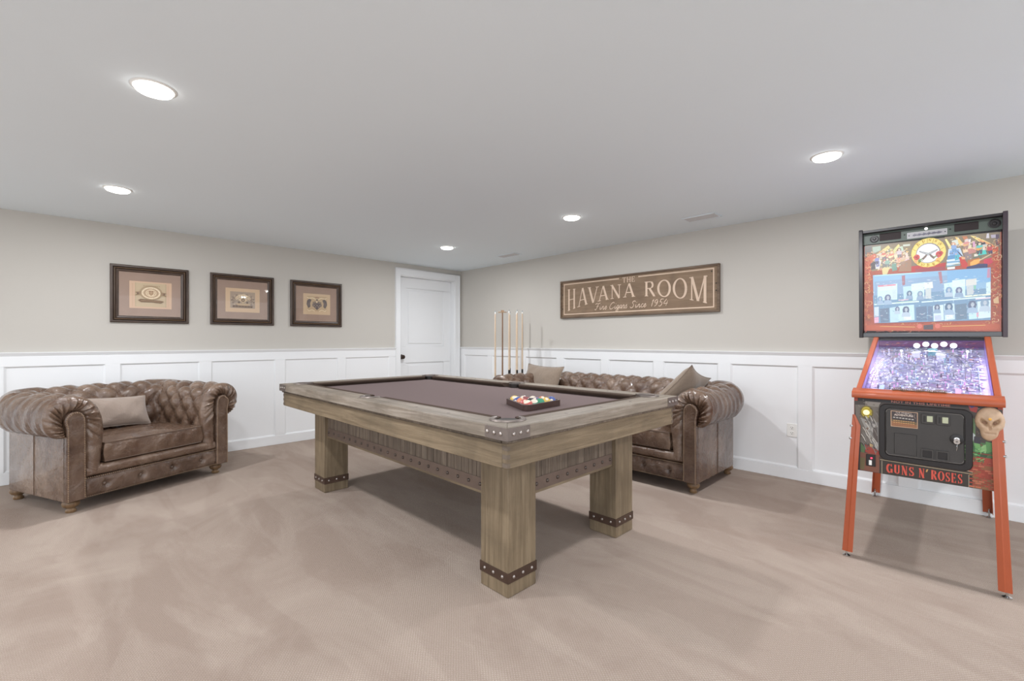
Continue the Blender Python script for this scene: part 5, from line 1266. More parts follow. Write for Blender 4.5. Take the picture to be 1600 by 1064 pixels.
# coin door
def rrect(x0, x1, z0, z1, r, n=7):
    out = []
    for cx, cz, a0 in ((x1 - r, z1 - r, 0), (x0 + r, z1 - r, 90), (x0 + r, z0 + r, 180), (x1 - r, z0 + r, 270)): out += [(cx + r * cos(radians(a0 + 90 * k / n)), cz + r * sin(radians(a0 + 90 * k / n))) for k in range(n + 1)]
    return out
CD = empty('coin_door', (0, 0, 0)); CD.parent = PB
o_ = rrect(-.165, .199, .568, .875, .035); i_ = rrect(-.141, .173, .594, .855, .022)
mb = MB(); mb.grid([[Vector((.0515, -p[0], p[1])), Vector((.0435, -p[0], p[1])), Vector((.0405, -(p[0] * .985 + .0003), .721 + (p[1] - .721) * .985)), Vector((.0405, -q[0], q[1])), Vector((.050, -q[0], q[1]))] for p, q in zip(o_, i_)], cu=True)
mb.build('door_rim', 'rim', CD, ang=40)
mb = MB(); mb.prism(rrect(-.138, .170, .597, .852, .020), 0, .0075, TF(.0515)); dp = mb.build('door_panel', 'door', CD, bevel=.002)
mb = MB(); mb.tube([Vector((.0437, -p[0], p[1])) for p in rrect(-.1345, .1665, .6005, .8485, .018)], .0014, 6, closed=True); mb.build('door_trim', simple('door_edge', (120, 114, 110), .4), dp)
P = Painter(TF(.0437)); P.rect(-.115, .755, -.005, .841, (196, 160, 132)); P.rect(-.112, .758, -.008, .838, (70, 62, 62)); P.poly([(-.112, .758), (-.008, .758), (-.008, .775), (-.112, .785)], (150, 106, 74)); P.poly([(-.112, .785), (-.008, .775), (-.008, .788), (-.112, .795)], (110, 92, 66))
P.text('THE PINBALL', .0115, -.062, .8315, (206, 190, 180)); P.text('ADVENTURE', .0135, -.062, .8195, (222, 204, 190), bold=.0003)
for k in range(7): P.rect(-.105 + k * .0125, .803 - .0006 * k, -.096 + k * .0125, .808 - .0006 * k, (190, 184, 176))
for r_ in range(3):
    for k in range(9): P.rect(-.104 + k * .0098, .787 - r_ * .010, -.0965 + k * .0098, .790 - r_ * .010, (214, 166, 110) if r_ < 2 else (176, 120, 90))
P.line([(-.016, .832), (-.020, .82), (-.014, .808)], .0015, (170, 150, 140)); P.build('printed_plate', 'print', dp)
for (a, b, c, d) in ((-.100, -.010, .611, .721),): mb = MB(); mb.box(a, b, c, d, 0, .0015, TF(.0440)); mb.build('cash_box_plate', 'door', dp, bevel=.001); mb = MB(); mb.tube([Vector((.0425, -x, z)) for x, z in ((a, c), (b, c), (b, d), (a, d))], .0009, 6, closed=True); mb.build('plate_groove', 'rim', dp)
for a in (.008, .066):
    mb = MB(); mb.prism(rrect(a, a + .052, .786, .838, .006, 3), 0, .006, TF(.0440)); cs = mb.build('coin_slot', 'door', dp, bevel=.002)
    mb = MB(); mb.box(a + .010, a + .015, .796, .828, .006, .0076, TF(.0440)); mb.build('slot_opening', 'slot', cs)
    mb = MB(); mb.box(a + .022, a + .045, .798, .829, .006, .010, TF(.0440)); mb.build('reject_button', simple('coin_button', (186, 190, 160), .3), cs, bevel=.002)
    mb = MB(); o2, i2 = rrect(a, a + .048, .604, .655, .003, 2), rrect(a + .006, a + .042, .611, .648, .002, 2)
    mb.grid([[Vector((.044, -p[0], p[1])), Vector((.038, -p[0], p[1])), Vector((.038, -q[0], q[1])), Vector((.0438, -q[0], q[1]))] for p, q in zip(o2, i2)], cu=True); cr = mb.build('coin_return', 'door', dp, ang=30)
    mb = MB(); mb.box(a + .006, a + .042, .611, .648, -.0004, .0003, TF(.0440)); mb.build('return_flap', 'rim', cr)
mb = MB(); mb.lathe([(.026, 0), (.026, .004), (.022, .006), (.0001, .006)], 28, TF(.044) @ Matrix.Translation((.142, .722, 0))); mb.build('lock_plate', 'rim', dp)
mb = MB(); mb.lathe([(.011, 0), (.011, .007), (.0001, .008)], 20, TF(.038) @ Matrix.Translation((.142, .722, 0))); lk = mb.build('lock', 'chrome', dp)
mb = MB(); mb.box(.1385, .1455, .706, .729, .008, .0100, TF(.038)); mb.lathe([(.012, .011), (.012, .013), (.005, .013), (.005, .011)], 16, TF(.036) @ Matrix.Translation((.142, .712, 0))); mb.tube([Vector((.024, -.142, .702)), Vector((.023, -.1425, .688)), Vector((.024, -.1418, .668))], .002, 6); mb.build('key', 'chrome', lk)
# skull relief on the right of the front panel
rows = []; NR, NTh = 22, 64
def sk(dx, dz):
    a = atan2(dz, dx)
    R = .052 + .004 * cos(2 * a)
    if dz > 0: R *= 1.10 - .06 * abs(cos(a))
    else:
        R *= (1.0 + .30 * max(0, -sin(a)) ** 3); R *= 1 - .16 * math.exp(-((abs(a + pi / 2) - .95) / .28) ** 2)
    return R
for i in range(NTh):
    a = 2 * pi * i / NTh; R = sk(cos(a), sin(a)); row = []
    for k in range(NR + 1):
        r = k / NR; x, z = r * R * cos(a), r * R * sin(a); h_ = .026 * sqrt(max(0, 1 - r ** 2.4))
        for ex, ez, sx_, sz, dpt in ((-.021, .000, .0145, .0075, .022), (.022, .001, .0145, .0075, .022), (0, -.018, .0055, .0065, .012)):
            yy = z - ez - (.50 * abs(x) - .50 * abs(ex)); h_ -= dpt * math.exp(-(((x - ex) / sx_) ** 4 + (yy / sz) ** 4))
        h_ -= .006 * math.exp(-((z + .036) / .0022) ** 2) * (1 if abs(x) < .022 else 0); h_ += .006 * math.exp(-(((x) / .010) ** 2 + ((z - .012) / .012) ** 2)) + .005 * math.exp(-((z + .016) / .006) ** 2 - ((abs(x) - .030) / .010) ** 2)
        row.append(Vector((x, z, max(0.0, h_))))
    rows.append(row)
TSK = TF(.0515) @ Matrix.Translation((.257, .820, 0)) @ Matrix.Scale(.90, 4) @ Matrix.Scale(1.62, 4, (0, 1, 0))
mb = MB(); mb.grid([[TSK @ p for p in r] for r in rows], cu=True); skl = mb.build('skull_emblem', 'bone', PB, ang=80)
P = Painter(TSK, .0)
for ex in (-.021, .022): mb = MB(); mb.lathe([(.0085, 0), (.008, .003), (.0001, .0035)], 16, TSK @ Matrix.Translation((ex, -.002, .0075)) @ Matrix.Scale(.65, 4, (0, 1, 0))); mb.build('eye_socket', 'bonedk', skl)
for k in range(-3, 4): mb = MB(); mb.box(k * .006 - .0025, k * .006 + .0025, -.046, -.032, .012, .0185 - .0009 * abs(k), TSK); mb.build('tooth', 'bone', skl, bevel=.001)
disc('forehead_stone', .006, .022, -.257, .840, .004, simple('amber', (226, 170, 70), .2), skl)
# lockdown bar and side rails
mb = MB(); T = Matrix(((0, 0, 1, 0), (1, 0, 0, 0), (0, 1, 0, 0), (0, 0, 0, 1)))
def bar(y): return [Vector((x, y, z)) for x, z in ((.052, .899), (.030, .899), (.027, .906), (.028, .926), (.034, .934), (.088, .950), (.096, .948), (.096, .938), (.052, .922))]
mb.grid([bar(YC - .297), bar(YC - .293), bar(YC + .293), bar(YC + .297)], cv=True); mb.bm.faces.ensure_lookup_table()
for y in (YC - .297, YC + .297): mb.face(bar(y))
lb_ = mb.build('lockdown_bar', 'orange', PB, bevel=.0015, ang=35)
P = Painter(Matrix(((.24, 0, -1, .072), (0, 0, 0, 0), (0, 0, 0, 0), (0, 0, 0, 1))))
mb = MB(); rnd = random.Random(4)
for k in range(26):
    y = .105 - k * .0082; x = .080 + .006 * sin(k * .9); z = .9502 + (x - .085) * .28
    L = [Vector((x + .002 * sin(k), y + .0065 * cos(q), z + .006 + .007 * sin(q * 1.0))) for q in [qq * .9 for qq in range(7)]]; mb.tube(L, .0014, 5)
mb.tube([Vector((.083 + .004 * sin(k * .7), .112 - k * .0113, .952)) for k in range(20)], .0022, 6)
mb.build('scroll_emblem', 'gilt', lb_)
for s in (-1, 1):
    y1 = YC + s * (HWd + .003); y0 = y1 - s * .030; mb = MB(); rows = []
    for x in (.092, .30, .60, 1.012):
        z = zf(x); sl = .0
        rows.append([Vector((x, y1, z - .035)), Vector((x, y1, z + .003)), Vector((x, y1 - s * .004, z + .008)), Vector((x, y0 + s * .003, z + .008)), Vector((x, y0, z + .004)), Vector((x, y0, z - .010)), Vector((x, y1 - s * .003, z - .010)), Vector((x, y1 - s * .003, z - .035))])
    V = mb.grid(rows, cv=True); mb.bm.faces.new(V[0]); mb.bm.faces.new(V[-1][::-1]); mb.build('side_rail', 'orange', PB, ang=40)
# glass over the playfield
yi0, yi1 = YC - HWd + .026, YC + HWd - .026
mb = MB(); mb.face([Vector((.094, yi0, zf(.094) + .003)), Vector((1.005, yi0, zf(1.005) + .003)), Vector((1.005, yi1, zf(1.005) + .003)), Vector((.094, yi1, zf(.094) + .003))]); mb.build('playfield_glass', 'glass', PB, smooth=False)
# playfield with toys: frame TPF has x across (to the right), y up the field, z above it
xa, za, xb, zb = .10, .862, 1.02, 1.164; sl = atan2(zb - za, xb - xa); PL = sqrt((xb - xa) ** 2 + (zb - za) ** 2)
TPF = Matrix.Translation((xa, 0, za)) @ Matrix(((0, cos(sl), -sin(sl), 0), (-1, 0, 0, 0), (0, sin(sl), cos(sl), 0), (0, 0, 0, 1)))
u0, u1 = -yi1 + .0, -yi0
mb = MB(); mb.box(u0 + .002, u1 - .002, 0, PL, -.012, 0, TPF); pf = mb.build('playfield', 'cab', PB)
rnd = random.Random(21); P = Painter(TPF, .0002, .000008)
P.rect(u0 + .002, .0, u1 - .002, PL, (158, 150, 196)); P.lift = .12
PAL = [(206, 206, 240), (176, 180, 222), (156, 148, 200), (196, 176, 220), (222, 214, 242), (150, 166, 206), (232, 232, 248), (160, 134, 186), (190, 192, 208), (124, 116, 160), (206, 170, 214), (170, 196, 214), (214, 206, 222), (140, 134, 156)]
for k in range(900):
    x, y = rnd.uniform(u0 + .01, u1 - .02), rnd.uniform(.01, PL - .02); r = rnd.uniform(.004, .017); an = rnd.uniform(0, pi); c = rnd.choice(PAL)
    if x > .03 and .25 < y < .55 and rnd.random() < .45: c = rnd.choice([(216, 160, 214), (204, 150, 206), (232, 200, 234), (186, 134, 196)])
    if y > .72 and rnd.random() < .5: c = rnd.choice([(150, 120, 130), (206, 150, 140), (110, 100, 130), (160, 150, 190)])
    if rnd.random() < .45: P.ell(x, y, r, r * rnd.uniform(.4, 1), c, 12, an)
    else: P.poly([(x + r * cos(an + q) * rnd.uniform(.7, 1.3), y + r * sin(an + q) * rnd.uniform(.7, 1.3)) for q in (0, 1.3, 2.6, 3.9, 5.1)], c)
for k in range(420):
    x, y = rnd.uniform(u0 + .015, u1 - .03), rnd.uniform(.02, PL - .03); an = rnd.uniform(-.6, .6); l_ = rnd.uniform(.004, .03); P.line([(x - l_ * cos(an), y - l_ * sin(an)), (x + l_ * cos(an), y + l_ * sin(an))], rnd.uniform(.0015, .004), rnd.choice([(250, 250, 255), (230, 226, 250), (90, 80, 130), (70, 64, 110), (210, 180, 240)]))
for k in range(900):
    x, y = rnd.uniform(u0 + .012, u1 - .02), rnd.uniform(.01, PL - .02); r = rnd.uniform(.0016, .0055); an = rnd.uniform(0, 3); P.poly([(x + r * cos(an + q), y + 2.2 * r * sin(an + q)) for q in (0, 1.4, 3.0, 4.5)], rnd.choice([(250, 250, 255), (236, 236, 252), (96, 88, 128), (120, 112, 150), (226, 214, 246), (150, 160, 200), (80, 74, 104)]))
P.build('playfield_artwork', 'lit2', pf)  # print glows by itself: playfield lighting put into the artwork
for s, uu in ((1, u0), (-1, u1)):    # inner side blades
    mb = MB(); q = [TPF @ Vector((uu + s * .0015, y, z)) for y, z in ((.0, .0), (PL, .0), (PL, .070), (.0, .072))]; mb.face(q, s2l((140, 110, 190))); bl = mb.build('side_blade', 'lit2', pf, smooth=False)
mb = MB(); mb.box(u0 + .002, u1 - .002, PL - .014, PL - .006, 0, .066, TPF); bb_ = mb.build('back_panel', 'cab', pf)
P = Painter(TPF @ Matrix.Translation((0, PL - .0145, 0)) @ Matrix(((1, 0, 0, 0), (0, 0, -1, 0), (0, 1, 0, 0), (0, 0, 0, 1)))); P.rect(u0 + .003, 0, u1 - .003, .066, (92, 70, 118))
for k in range(90): P.poly([(x_, z_), (x_ + rnd.uniform(.01, .03), z_ + .004), (x_ + .012, z_ + rnd.uniform(.004, .012))], rnd.choice([(110, 60, 130), (90, 70, 130), (60, 50, 90), (150, 80, 120), (170, 120, 120), (130, 120, 170)])) if [x_ := rnd.uniform(u0 + .01, u1 - .04), z_ := rnd.uniform(.003, .050)] else None
P.build('back_artwork', 'lit2', bb_)
def pfm(col, em=0, r=.3, nm='toy'): return glow(nm, col, em) if em else simple(nm, col, r, var=.03)
m_w, m_b, m_p, m_c, m_m = pfm((200, 200, 232), .45, nm='lit_plastic'), pfm((146, 164, 216), .35, nm='blue_plastic'), pfm((204, 150, 206), .40, nm='pink_plastic'), pfm((120, 164, 176), .22, nm='teal_plastic'), pfm((110, 102, 120), nm='dark_plastic')  # toys are no lamps; a faint glow puts lamp light into their colour
m_hot = glow('bright_lamp', (252, 248, 255), 1.6)
cols = [m_w, m_b, m_p, m_w, m_m, m_w, m_b, m_w, m_c]
for k in range(90):     # raised clear and printed plastics
    x, y = rnd.uniform(u0 + .03, u1 - .05), rnd.uniform(.16, PL - .07); r = rnd.uniform(.004, .011); z = rnd.uniform(.010, .032); an = rnd.uniform(0, 6); mb = MB()
    n_ = rnd.choice([3, 4, 5, 6]); mb.prism([(x + r * cos(an + 2 * pi * q / n_) * rnd.uniform(.6, 1.2), y + r * sin(an + 2 * pi * q / n_) * rnd.uniform(.5, 1.1)) for q in range(n_)], z, z + .002, TPF)
    mb.cyl(TPF @ Vector((x, y, 0)), TPF @ Vector((x, y, z)), .002, n=6); mb.build('plastic_cover', rnd.choice(cols), pf, smooth=False)
for k in range(60):
    x, y = rnd.uniform(u0 + .03, u1 - .05), rnd.uniform(.05, PL - .05); mb = MB(); mb.cyl(TPF @ Vector((x, y, 0)), TPF @ Vector((x, y, .022)), .0038, .003, 8); mb.build('rubber_post', rnd.choice([m_w, m_p, m_w, m_m]), pf)
for k in range(44):
    x, y = rnd.uniform(u0 + .04, u1 - .05), rnd.uniform(.06, PL - .08); mb = MB(); mb.ball(TPF @ Vector((x, y, .004)), rnd.uniform(.002, .0045), 8); mb.build('insert_lamp', m_hot, pf)
# wire ramps
for pts in ([(-.20, .30, .03), (-.215, .42, .05), (-.20, .58, .058), (-.14, .70, .060), (-.02, .76, .060), (.10, .72, .058), (.17, .62, .055), (.19, .48, .050), (.19, .34, .035)],
            [(-.235, .14, .03), (-.232, .26, .045), (-.222, .40, .055), (-.20, .52, .060)], [(.0, .86, .045), (-.06, .78, .055), (-.10, .64, .055), (-.06, .54, .05), (.02, .50, .05)]):
    c = catmull(pts, 40); mb = MB()
    for off in (-.011, .011): mb.tube([TPF @ Vector((p.x + off, p.y, p.z)) for p in c], .0016, 6)
    for p in c[::4]: mb.tube([TPF @ Vector((p.x - .011, p.y, p.z)), TPF @ Vector((p.x, p.y, p.z - .008)), TPF @ Vector((p.x + .011, p.y, p.z))], .0014, 5)
    mb.build('wire_ramp', 'chrome', pf)
for i, (x, y) in enumerate(((-.045, .80), (.035, .84), (.075, .76))):
    mb = MB(); mb.lathe([(.020, 0), (.020, .030), (.026, .034), (.024, .042), (.0001, .046)], 20, TPF @ Matrix.Translation((x, y, 0))); mb.build('pop_bumper', m_w if i != 1 else m_c, pf)
for s in (-1, 1):
    mb = MB(); T = TPF @ Matrix.Translation((-.012 + s * .085, .085, .014)) @ Matrix.Rotation(radians(-28 * s + (180 if s > 0 else 0)), 4, 'Z'); mb.prism([(0, -.010), (.065, -.005), (.070, 0), (.065, .005), (0, .010), (-.008, .005), (-.008, -.005)], 0, .014, T); mb.build('flipper', m_w, pf, bevel=.002)
    T = TPF @ Matrix.Translation((-.012 + s * .150, .17, 0)); mb = MB(); mb.prism([(0, -.05), (s * .022, -.03), (s * .022, .055), (0, .065)] if s > 0 else [(0, .065), (s * .022, .055), (s * .022, -.03), (0, -.05)], .012, .026, T); mb.build('slingshot', m_p if s > 0 else m_b, pf, smooth=False)
mb = MB(); mb.prism([(u0 + .003, 0.002), (u1 - .05, .002), (u1 - .055, .030), (.06, .036), (-.012, .018), (-.09, .036), (u0 + .003, .050)], .010, .013, TPF); mb.build('apron_card', pfm((176, 170, 190), .25, nm='apron_print'), pf, smooth=False)
mb = MB(); mb.box(u1 - .040, u1 - .037, .01, .62, 0, .012, TPF); mb.build('shooter_lane_wall', m_b, pf)
mb = MB(); mb.cyl(TPF @ Vector((u1 - .022, .02, .014)), TPF @ Vector((u1 - .022, .075, .014)), .005); mb.lathe([(.009, 0), (.009, .004), (.0001, .005)], 12, TPF @ Matrix.Translation((u1 - .022, .02, .018))); mb.build('plunger', m_p, pf)
for i, (x, hgt_) in enumerate(((-.046, .034), (.000, .044), (.043, .034), (.088, .045), (.134, .035))):   # row of big round lamps along the back
    mb = MB(); mb.lathe([(.0175, 0), (.0175, .005), (.013, .010), (.0001, .013)], 24, TPF @ Matrix.Translation((x, PL - .03, hgt_)) @ Matrix.Rotation(pi / 2 - .2, 4, 'X')); lp = mb.build('round_lamp', glow('lamp_face', (252, 252, 255), .8), bb_)
    mb = MB(); mb.cyl(TPF @ Vector((x, PL - .028, 0)), TPF @ Vector((x, PL - .028, hgt_)), .003); mb.build('lamp_stem', m_m, lp)
for x, y in ((-.118, .80), (.195, .80)):
    mb = MB(); mb.cyl(TPF @ Vector((x, y, 0)), TPF @ Vector((x, y, .040)), .0022); mb.ball(TPF @ Vector((x, y, .044)), .007, 14); mb.build('spotlight', m_hot, pf)
for yy, col, en in ((u0 + .015, (.72, .55, 1.0), .45), (u1 - .015, (.80, .68, 1.0), .45)):
    l2 = bpy.data.lights.new('playfield_light', 'AREA'); l2.shape = 'RECTANGLE'; l2.size = .008; l2.size_y = .6; l2.energy = en; l2.color = col
    lo = bpy.data.objects.new('light_strip', l2); COL.objects.link(lo); lo.parent = pf
    z = .060; lo.matrix_basis = TPF @ Matrix.Translation((yy, .50, z)) @ Matrix.Rotation(radians(-25 if yy < 0 else (25 if yy > 0 else 0)), 4, 'Y')
# legs
def leg(xt, xb_, s, front):
    f = -1 if front else 1
    yt_, yb_ = YC + s * (HWd + (.006 if s > 0 else .001)), YC + s * (.337 if s > 0 else .318); w0, w1 = .040, .048; mb = MB()
    zs = [(.80 if s > 0 else .80, 0), (.74, .09), (.48, .42), (.03, 1)]
    rows = []
    for z, t in zs:
        x = xt + (xb_ - xt) * t; y = yt_ + (yb_ - yt_) * t; w = .012 if z == .80 else (w0 + (w1 - w0) * t)
        fx = x
        rows.append([Vector((fx, y - s * w, z)), Vector((fx + f * .004, y - s * w * .55, z)), Vector((fx + f * .001, y - s * w * .45, z)), Vector((fx, y - s * .002, z)), Vector((fx - f * .002, y, z)), Vector((fx - f * w, y, z)), Vector((fx - f * w, y - s * .003, z)), Vector((fx - f * .003, y - s * .003, z)), Vector((fx - f * .003, y - s * w, z))])
    V = mb.grid(rows, cv=True); mb.bm.faces.new(V[0]); mb.bm.faces.new(V[-1][::-1]); lg = mb.build('leg', 'orange', PB, ang=25)
    cx_, cy_ = xb_ - f * .018, yb_ - s * .018
    mb = MB(); mb.lathe([(.018, .0012), (.018, .005), (.008, .010), (.005, .012), (.005, .060), (.0001, .060)], 16, Matrix.Translation((cx_, cy_, 0))); mb.box(cx_ - .016, cx_ + .016, cy_ - .016, cy_ + .016, .034, .038); mb.build('leveler_foot', 'chrome', lg)
    for z in (.735, .665):
        t = (.80 - z) / .77 * 1.0; x = xt + (xb_ - xt) * t * .9; y = yt_ + (yb_ - yt_) * t; mb = MB(); mb.cyl((x + f * .002 - f * .006, y - s * .002, z), (x + f * .006 - f * .006, y + s * .006, z), .0075, .006, 12); mb.build('leg_bolt', 'chrome', lg)
leg(.046, -.002, 1, True); leg(.046, -.002, -1, True); leg(1.338, 1.388, 1, False); leg(1.338, 1.388, -1, False)
# backbox
BBx, z0, z1 = 1.0, 1.246, 2.022; yl, yr = .362, -.376
BB = empty('backbox', (0, 0, 0)); BB.parent = PB
mb = MB(); mb.box(1.05, 1.25, yr + .02, yl - .02, z0 + .012, z1 - .02); mb.build('backbox_case', 'cab', BB)
for y0_, y1_ in ((yl - .022, yl), (yr, yr + .022)):
    mb = MB(); T = Matrix(((1, 0, 0, 0), (0, 0, 1, 0), (0, 1, 0, 0), (0, 0, 0, 1)))
    mb.prism([(.995, z0 - .004), (1.25, z0 + .010), (1.25, z1 - .01), (.980, z1 + .004), (.972, z1 - .01)], y0_, y1_, T); mb.build('backbox_side', simple('backbox_edge', (66, 56, 62), .4, var=.1) if y0_ < 0 else 'cab', BB, bevel=.002)
mb = MB(); mb.box(.985, 1.25, yr + .022, yl - .022, z1 - .022, z1 - .004); mb.build('backbox_top', 'cab', BB, bevel=.002)
mb = MB(); mb.box(1.0, 1.06, yr + .022, yl - .022, z0, z0 + .030); mb.build('bottom_trim', simple('bottom_trim', (84, 86, 88), .35, var=.05), BB, bevel=.004)
mb = MB(); mb.box(1.016, 1.30, YC - HWd + .02, YC + HWd - .02, 1.206, z0 - .002); mb.build('backbox_neck', 'cab', BB)
mb = MB(); mb.box(1.028, 1.05, yr + .022, yl - .022, 1.922, z1 - .022); sp = mb.build('speaker_panel', 'spk', BB)
for y, z, r in ((.277, 1.958, .026), (-.320, 1.964, .029)):
    mb = MB(); T = TF(1.0275) @ Matrix.Translation((-y, z, 0)); mb.lathe([(r, 0), (r, .003), (r * .78, .004), (r * .74, .0012), (r * .4, .001), (r * .3, .004), (.0001, .005)], 28, T); mb.build('speaker', 'rim', sp, ang=25)
for a, b, c, d in ((-.248, -.130, 1.938, 1.990), (.138, .250, 1.940, 1.992)):
    mb = MB(); mb.prism(rrect(a, b, c, d, .004, 3), 0, .002, TF(1.0278)); mb.build('speaker_grille', simple('grille', (34, 22, 22), .7, var=.2, vs=200), sp)
P = Painter(TF(1.0278)); P.rect(-.098, 1.931, .104, 1.972, (178, 176, 176)); P.rect(-.095, 1.934, .101, 1.969, (160, 158, 160)); P.ell(-.088, 1.951, .0035, .0035, (30, 28, 28)); P.ell(.094, 1.951, .0035, .0035, (30, 28, 28))
for k in range(22):
    x = -.068 + k * .0066; hh = .007 * (1.2 + sin(k * 1.7)); P.line([(x, 1.950 - hh * .6), (x + .004, 1.951 + hh * .7), (x + .007, 1.950 - hh * .3)], .0026, rnd.choice([(60, 58, 80), (84, 80, 110), (90, 90, 100)]))
P.line([(-.066, 1.949), (.080, 1.953)], .002, (90, 86, 110)); P.build('number_plate', 'print', sp)
disc('panel_button', .009, 1.0278, .0, 1.986, .004, glow('panel_button_glow', (240, 240, 236), .9), sp)  # chrome button, its shine put in as a glow
for y in (.112, -.118): disc('panel_screw', .0045, 1.0278, y, 1.962, .002, 'slot', sp)
# lit backglass
mb = MB(); mb.box(1.036, 1.05, -.351, .337, z0 + .030, 1.922); bg = mb.build('backglass', 'cab', BB)
P = Painter(TF(1.0358), 0, .000006); P.lift = .24; xl, xr, yb0, yt0 = -.3365, .3505, z0 + .032, 1.9205  # lift pales the print: reflection haze of the glass put into the colours
cl2 = lambda p: (max(xl, min(xr, p[0])), max(yb0, min(yt0, p[1])))
def shp(L): P.shapes([(e[0], e[1], [cl2(p) for p in e[2]]) + tuple(e[3:]) for e in L])
iscreen = next(i for i, e in enumerate(BACKART) if e[1] == (132, 178, 214)); iring = next(i for i, e in enumerate(BACKART) if e[1] == (176, 44, 44))
shp(BACKART[:iring]); rnd = random.Random(8)
def confetti(n, x0, x1, z0_, z1_, pal, smin, smax):
    for k in range(n):
        x, z = rnd.uniform(x0, x1), rnd.uniform(z0_, z1_); r = rnd.uniform(smin, smax); an = rnd.uniform(0, 6); P.poly([cl2((x + r * cos(an + q) * rnd.uniform(.5, 1.2), z + r * sin(an + q) * rnd.uniform(.5, 1.2))) for q in (0, 1.5, 3, 4.6)], rnd.choice(pal))
def figure(x, z, k, skin, hair, shirt, legs, lean=0, guitar=None):
    T2 = lambda a, b: cl2((x + k * (a + lean * b), z + k * b))
    P.poly([T2(-.9, -1.4), T2(.9, -1.4), T2(.7, -3.4), T2(.1, -3.4), T2(0, -2), T2(-.2, -3.4), T2(-.8, -3.4)], legs)
    P.poly([T2(-1.1, .1), T2(-.4, .5), T2(.4, .5), T2(1.1, .1), T2(.9, -1.6), T2(-.9, -1.6)], shirt)
    P.line([T2(-1.0, 0), T2(-1.9, -.7), T2(-1.1, -1.1)], k * .45, skin); P.line([T2(1.0, 0), T2(1.9, -.5), T2(2.3, .5)], k * .42, skin)
    P.poly([T2(-.75, .5), T2(-.85, 1.3), T2(-.4, 1.9), T2(.4, 1.9), T2(.85, 1.3), T2(.75, .4)], hair); P.poly([T2(-.4, .6), T2(-.42, 1.3), T2(0, 1.5), T2(.42, 1.3), T2(.4, .6), T2(0, .35)], skin)
    if guitar: P.line([T2(.3, -.9), T2(3.2, .6)], k * .26, (214, 190, 150)); P.poly([T2(-1.2, -1.3), T2(-.8, -.6), T2(0, -.8), T2(.6, -.4), T2(.8, -1.0), T2(.2, -1.5), T2(-.5, -1.9)], guitar)
confetti(150, -.30, -.09, 1.73, 1.88, [(216, 196, 160), (196, 120, 90), (226, 206, 190), (120, 130, 116), (150, 116, 90), (206, 150, 110), (90, 84, 84), (230, 196, 120), (150, 170, 150)], .004, .010)
shp([e for e in BACKART[6:iring] if e[0] != 'x'])
confetti(60, -.30, -.09, 1.74, 1.88, [(230, 216, 180), (190, 110, 84), (110, 120, 110), (240, 220, 196), (96, 80, 74)], .002, .005)
for a_ in ((-.262, 1.815, .012, (224, 190, 160), (150, 100, 70), (120, 124, 180), (70, 66, 84), .1, None), (-.225, 1.845, .013, (226, 190, 160), (196, 160, 110), (200, 96, 78), (90, 84, 90), -.1, (230, 200, 150)), (-.182, 1.835, .014, (230, 196, 170), (210, 170, 110), (214, 120, 96), (150, 110, 84), .1, (236, 214, 150)),
           (-.140, 1.850, .013, (230, 200, 180), (120, 84, 66), (206, 190, 196), (120, 110, 110), -.05, None), (-.118, 1.800, .013, (226, 190, 160), (140, 100, 80), (206, 176, 150), (150, 120, 100), .1, (206, 170, 120)), (-.205, 1.790, .013, (224, 190, 160), (96, 84, 76), (110, 150, 130), (90, 100, 96), 0, None)): figure(*a_)
shp(BACKART[iring:iscreen])
for a_ in ((.135, 1.850, .0125, (236, 206, 180), (214, 150, 110), (130, 160, 210), (90, 140, 190), -.1, None), (.195, 1.862, .013, (236, 206, 186), (206, 196, 200), (214, 130, 130), (150, 110, 100), .1, (226, 170, 110)), (.255, 1.830, .015, (230, 200, 170), (60, 52, 56), (84, 190, 180), (70, 66, 76), 0, (226, 150, 70)), (.300, 1.815, .012, (224, 180, 150), (110, 70, 60), (190, 60, 70), (60, 50, 80), -.1, (196, 60, 60))): figure(*a_)
def curls(n, x0, x1, z0_, z1_, pal):
    for k in range(n):
        x, z = rnd.uniform(x0, x1), rnd.uniform(z0_, z1_); r = rnd.uniform(.005, .012); a0 = rnd.uniform(0, 360); P.line([cl2(q) for q in arc_pts(x, z, r, r, a0, a0 + rnd.choice((-200, 200)), 7)], rnd.uniform(.0018, .0035), rnd.choice(pal))
confetti(24, .10, .30, 1.73, 1.90, [(236, 226, 206), (190, 120, 84), (110, 140, 170), (240, 210, 130), (90, 70, 70), (230, 180, 150)], .002, .0055)
curls(120, -.330, -.298, 1.32, 1.86, [(176, 76, 52), (206, 140, 80), (140, 56, 40), (190, 100, 60), (226, 180, 120), (110, 60, 44)])
curls(130, .312, .345, 1.32, 1.86, [(176, 76, 52), (206, 140, 80), (140, 56, 40), (190, 60, 44), (226, 190, 140), (110, 60, 44)])
curls(150, -.33, .345, 1.290, 1.340, [(176, 70, 50), (160, 60, 46), (196, 110, 70), (140, 50, 44), (206, 150, 90), (110, 46, 40)])
shp([e for e in BACKART[iscreen:] if not (e[0] == 'e' and e[2][0][1] > 1.36)])
confetti(150, -.285, .298, 1.37, 1.62, [(176, 216, 226), (150, 196, 216), (200, 232, 236), (120, 160, 190), (214, 226, 230), (160, 190, 220), (206, 190, 206), (110, 146, 176)], .002, .005)
for k in range(120):
    x, z = rnd.uniform(-.28, .28), rnd.choice((rnd.uniform(1.36, 1.41), rnd.uniform(1.50, 1.53), rnd.uniform(1.60, 1.64))); P.line([cl2((x, z)), cl2((x + rnd.uniform(.006, .024), z + .0005))], rnd.uniform(.0015, .003), rnd.choice([(214, 236, 240), (176, 206, 220), (230, 220, 230), (150, 186, 206)]))
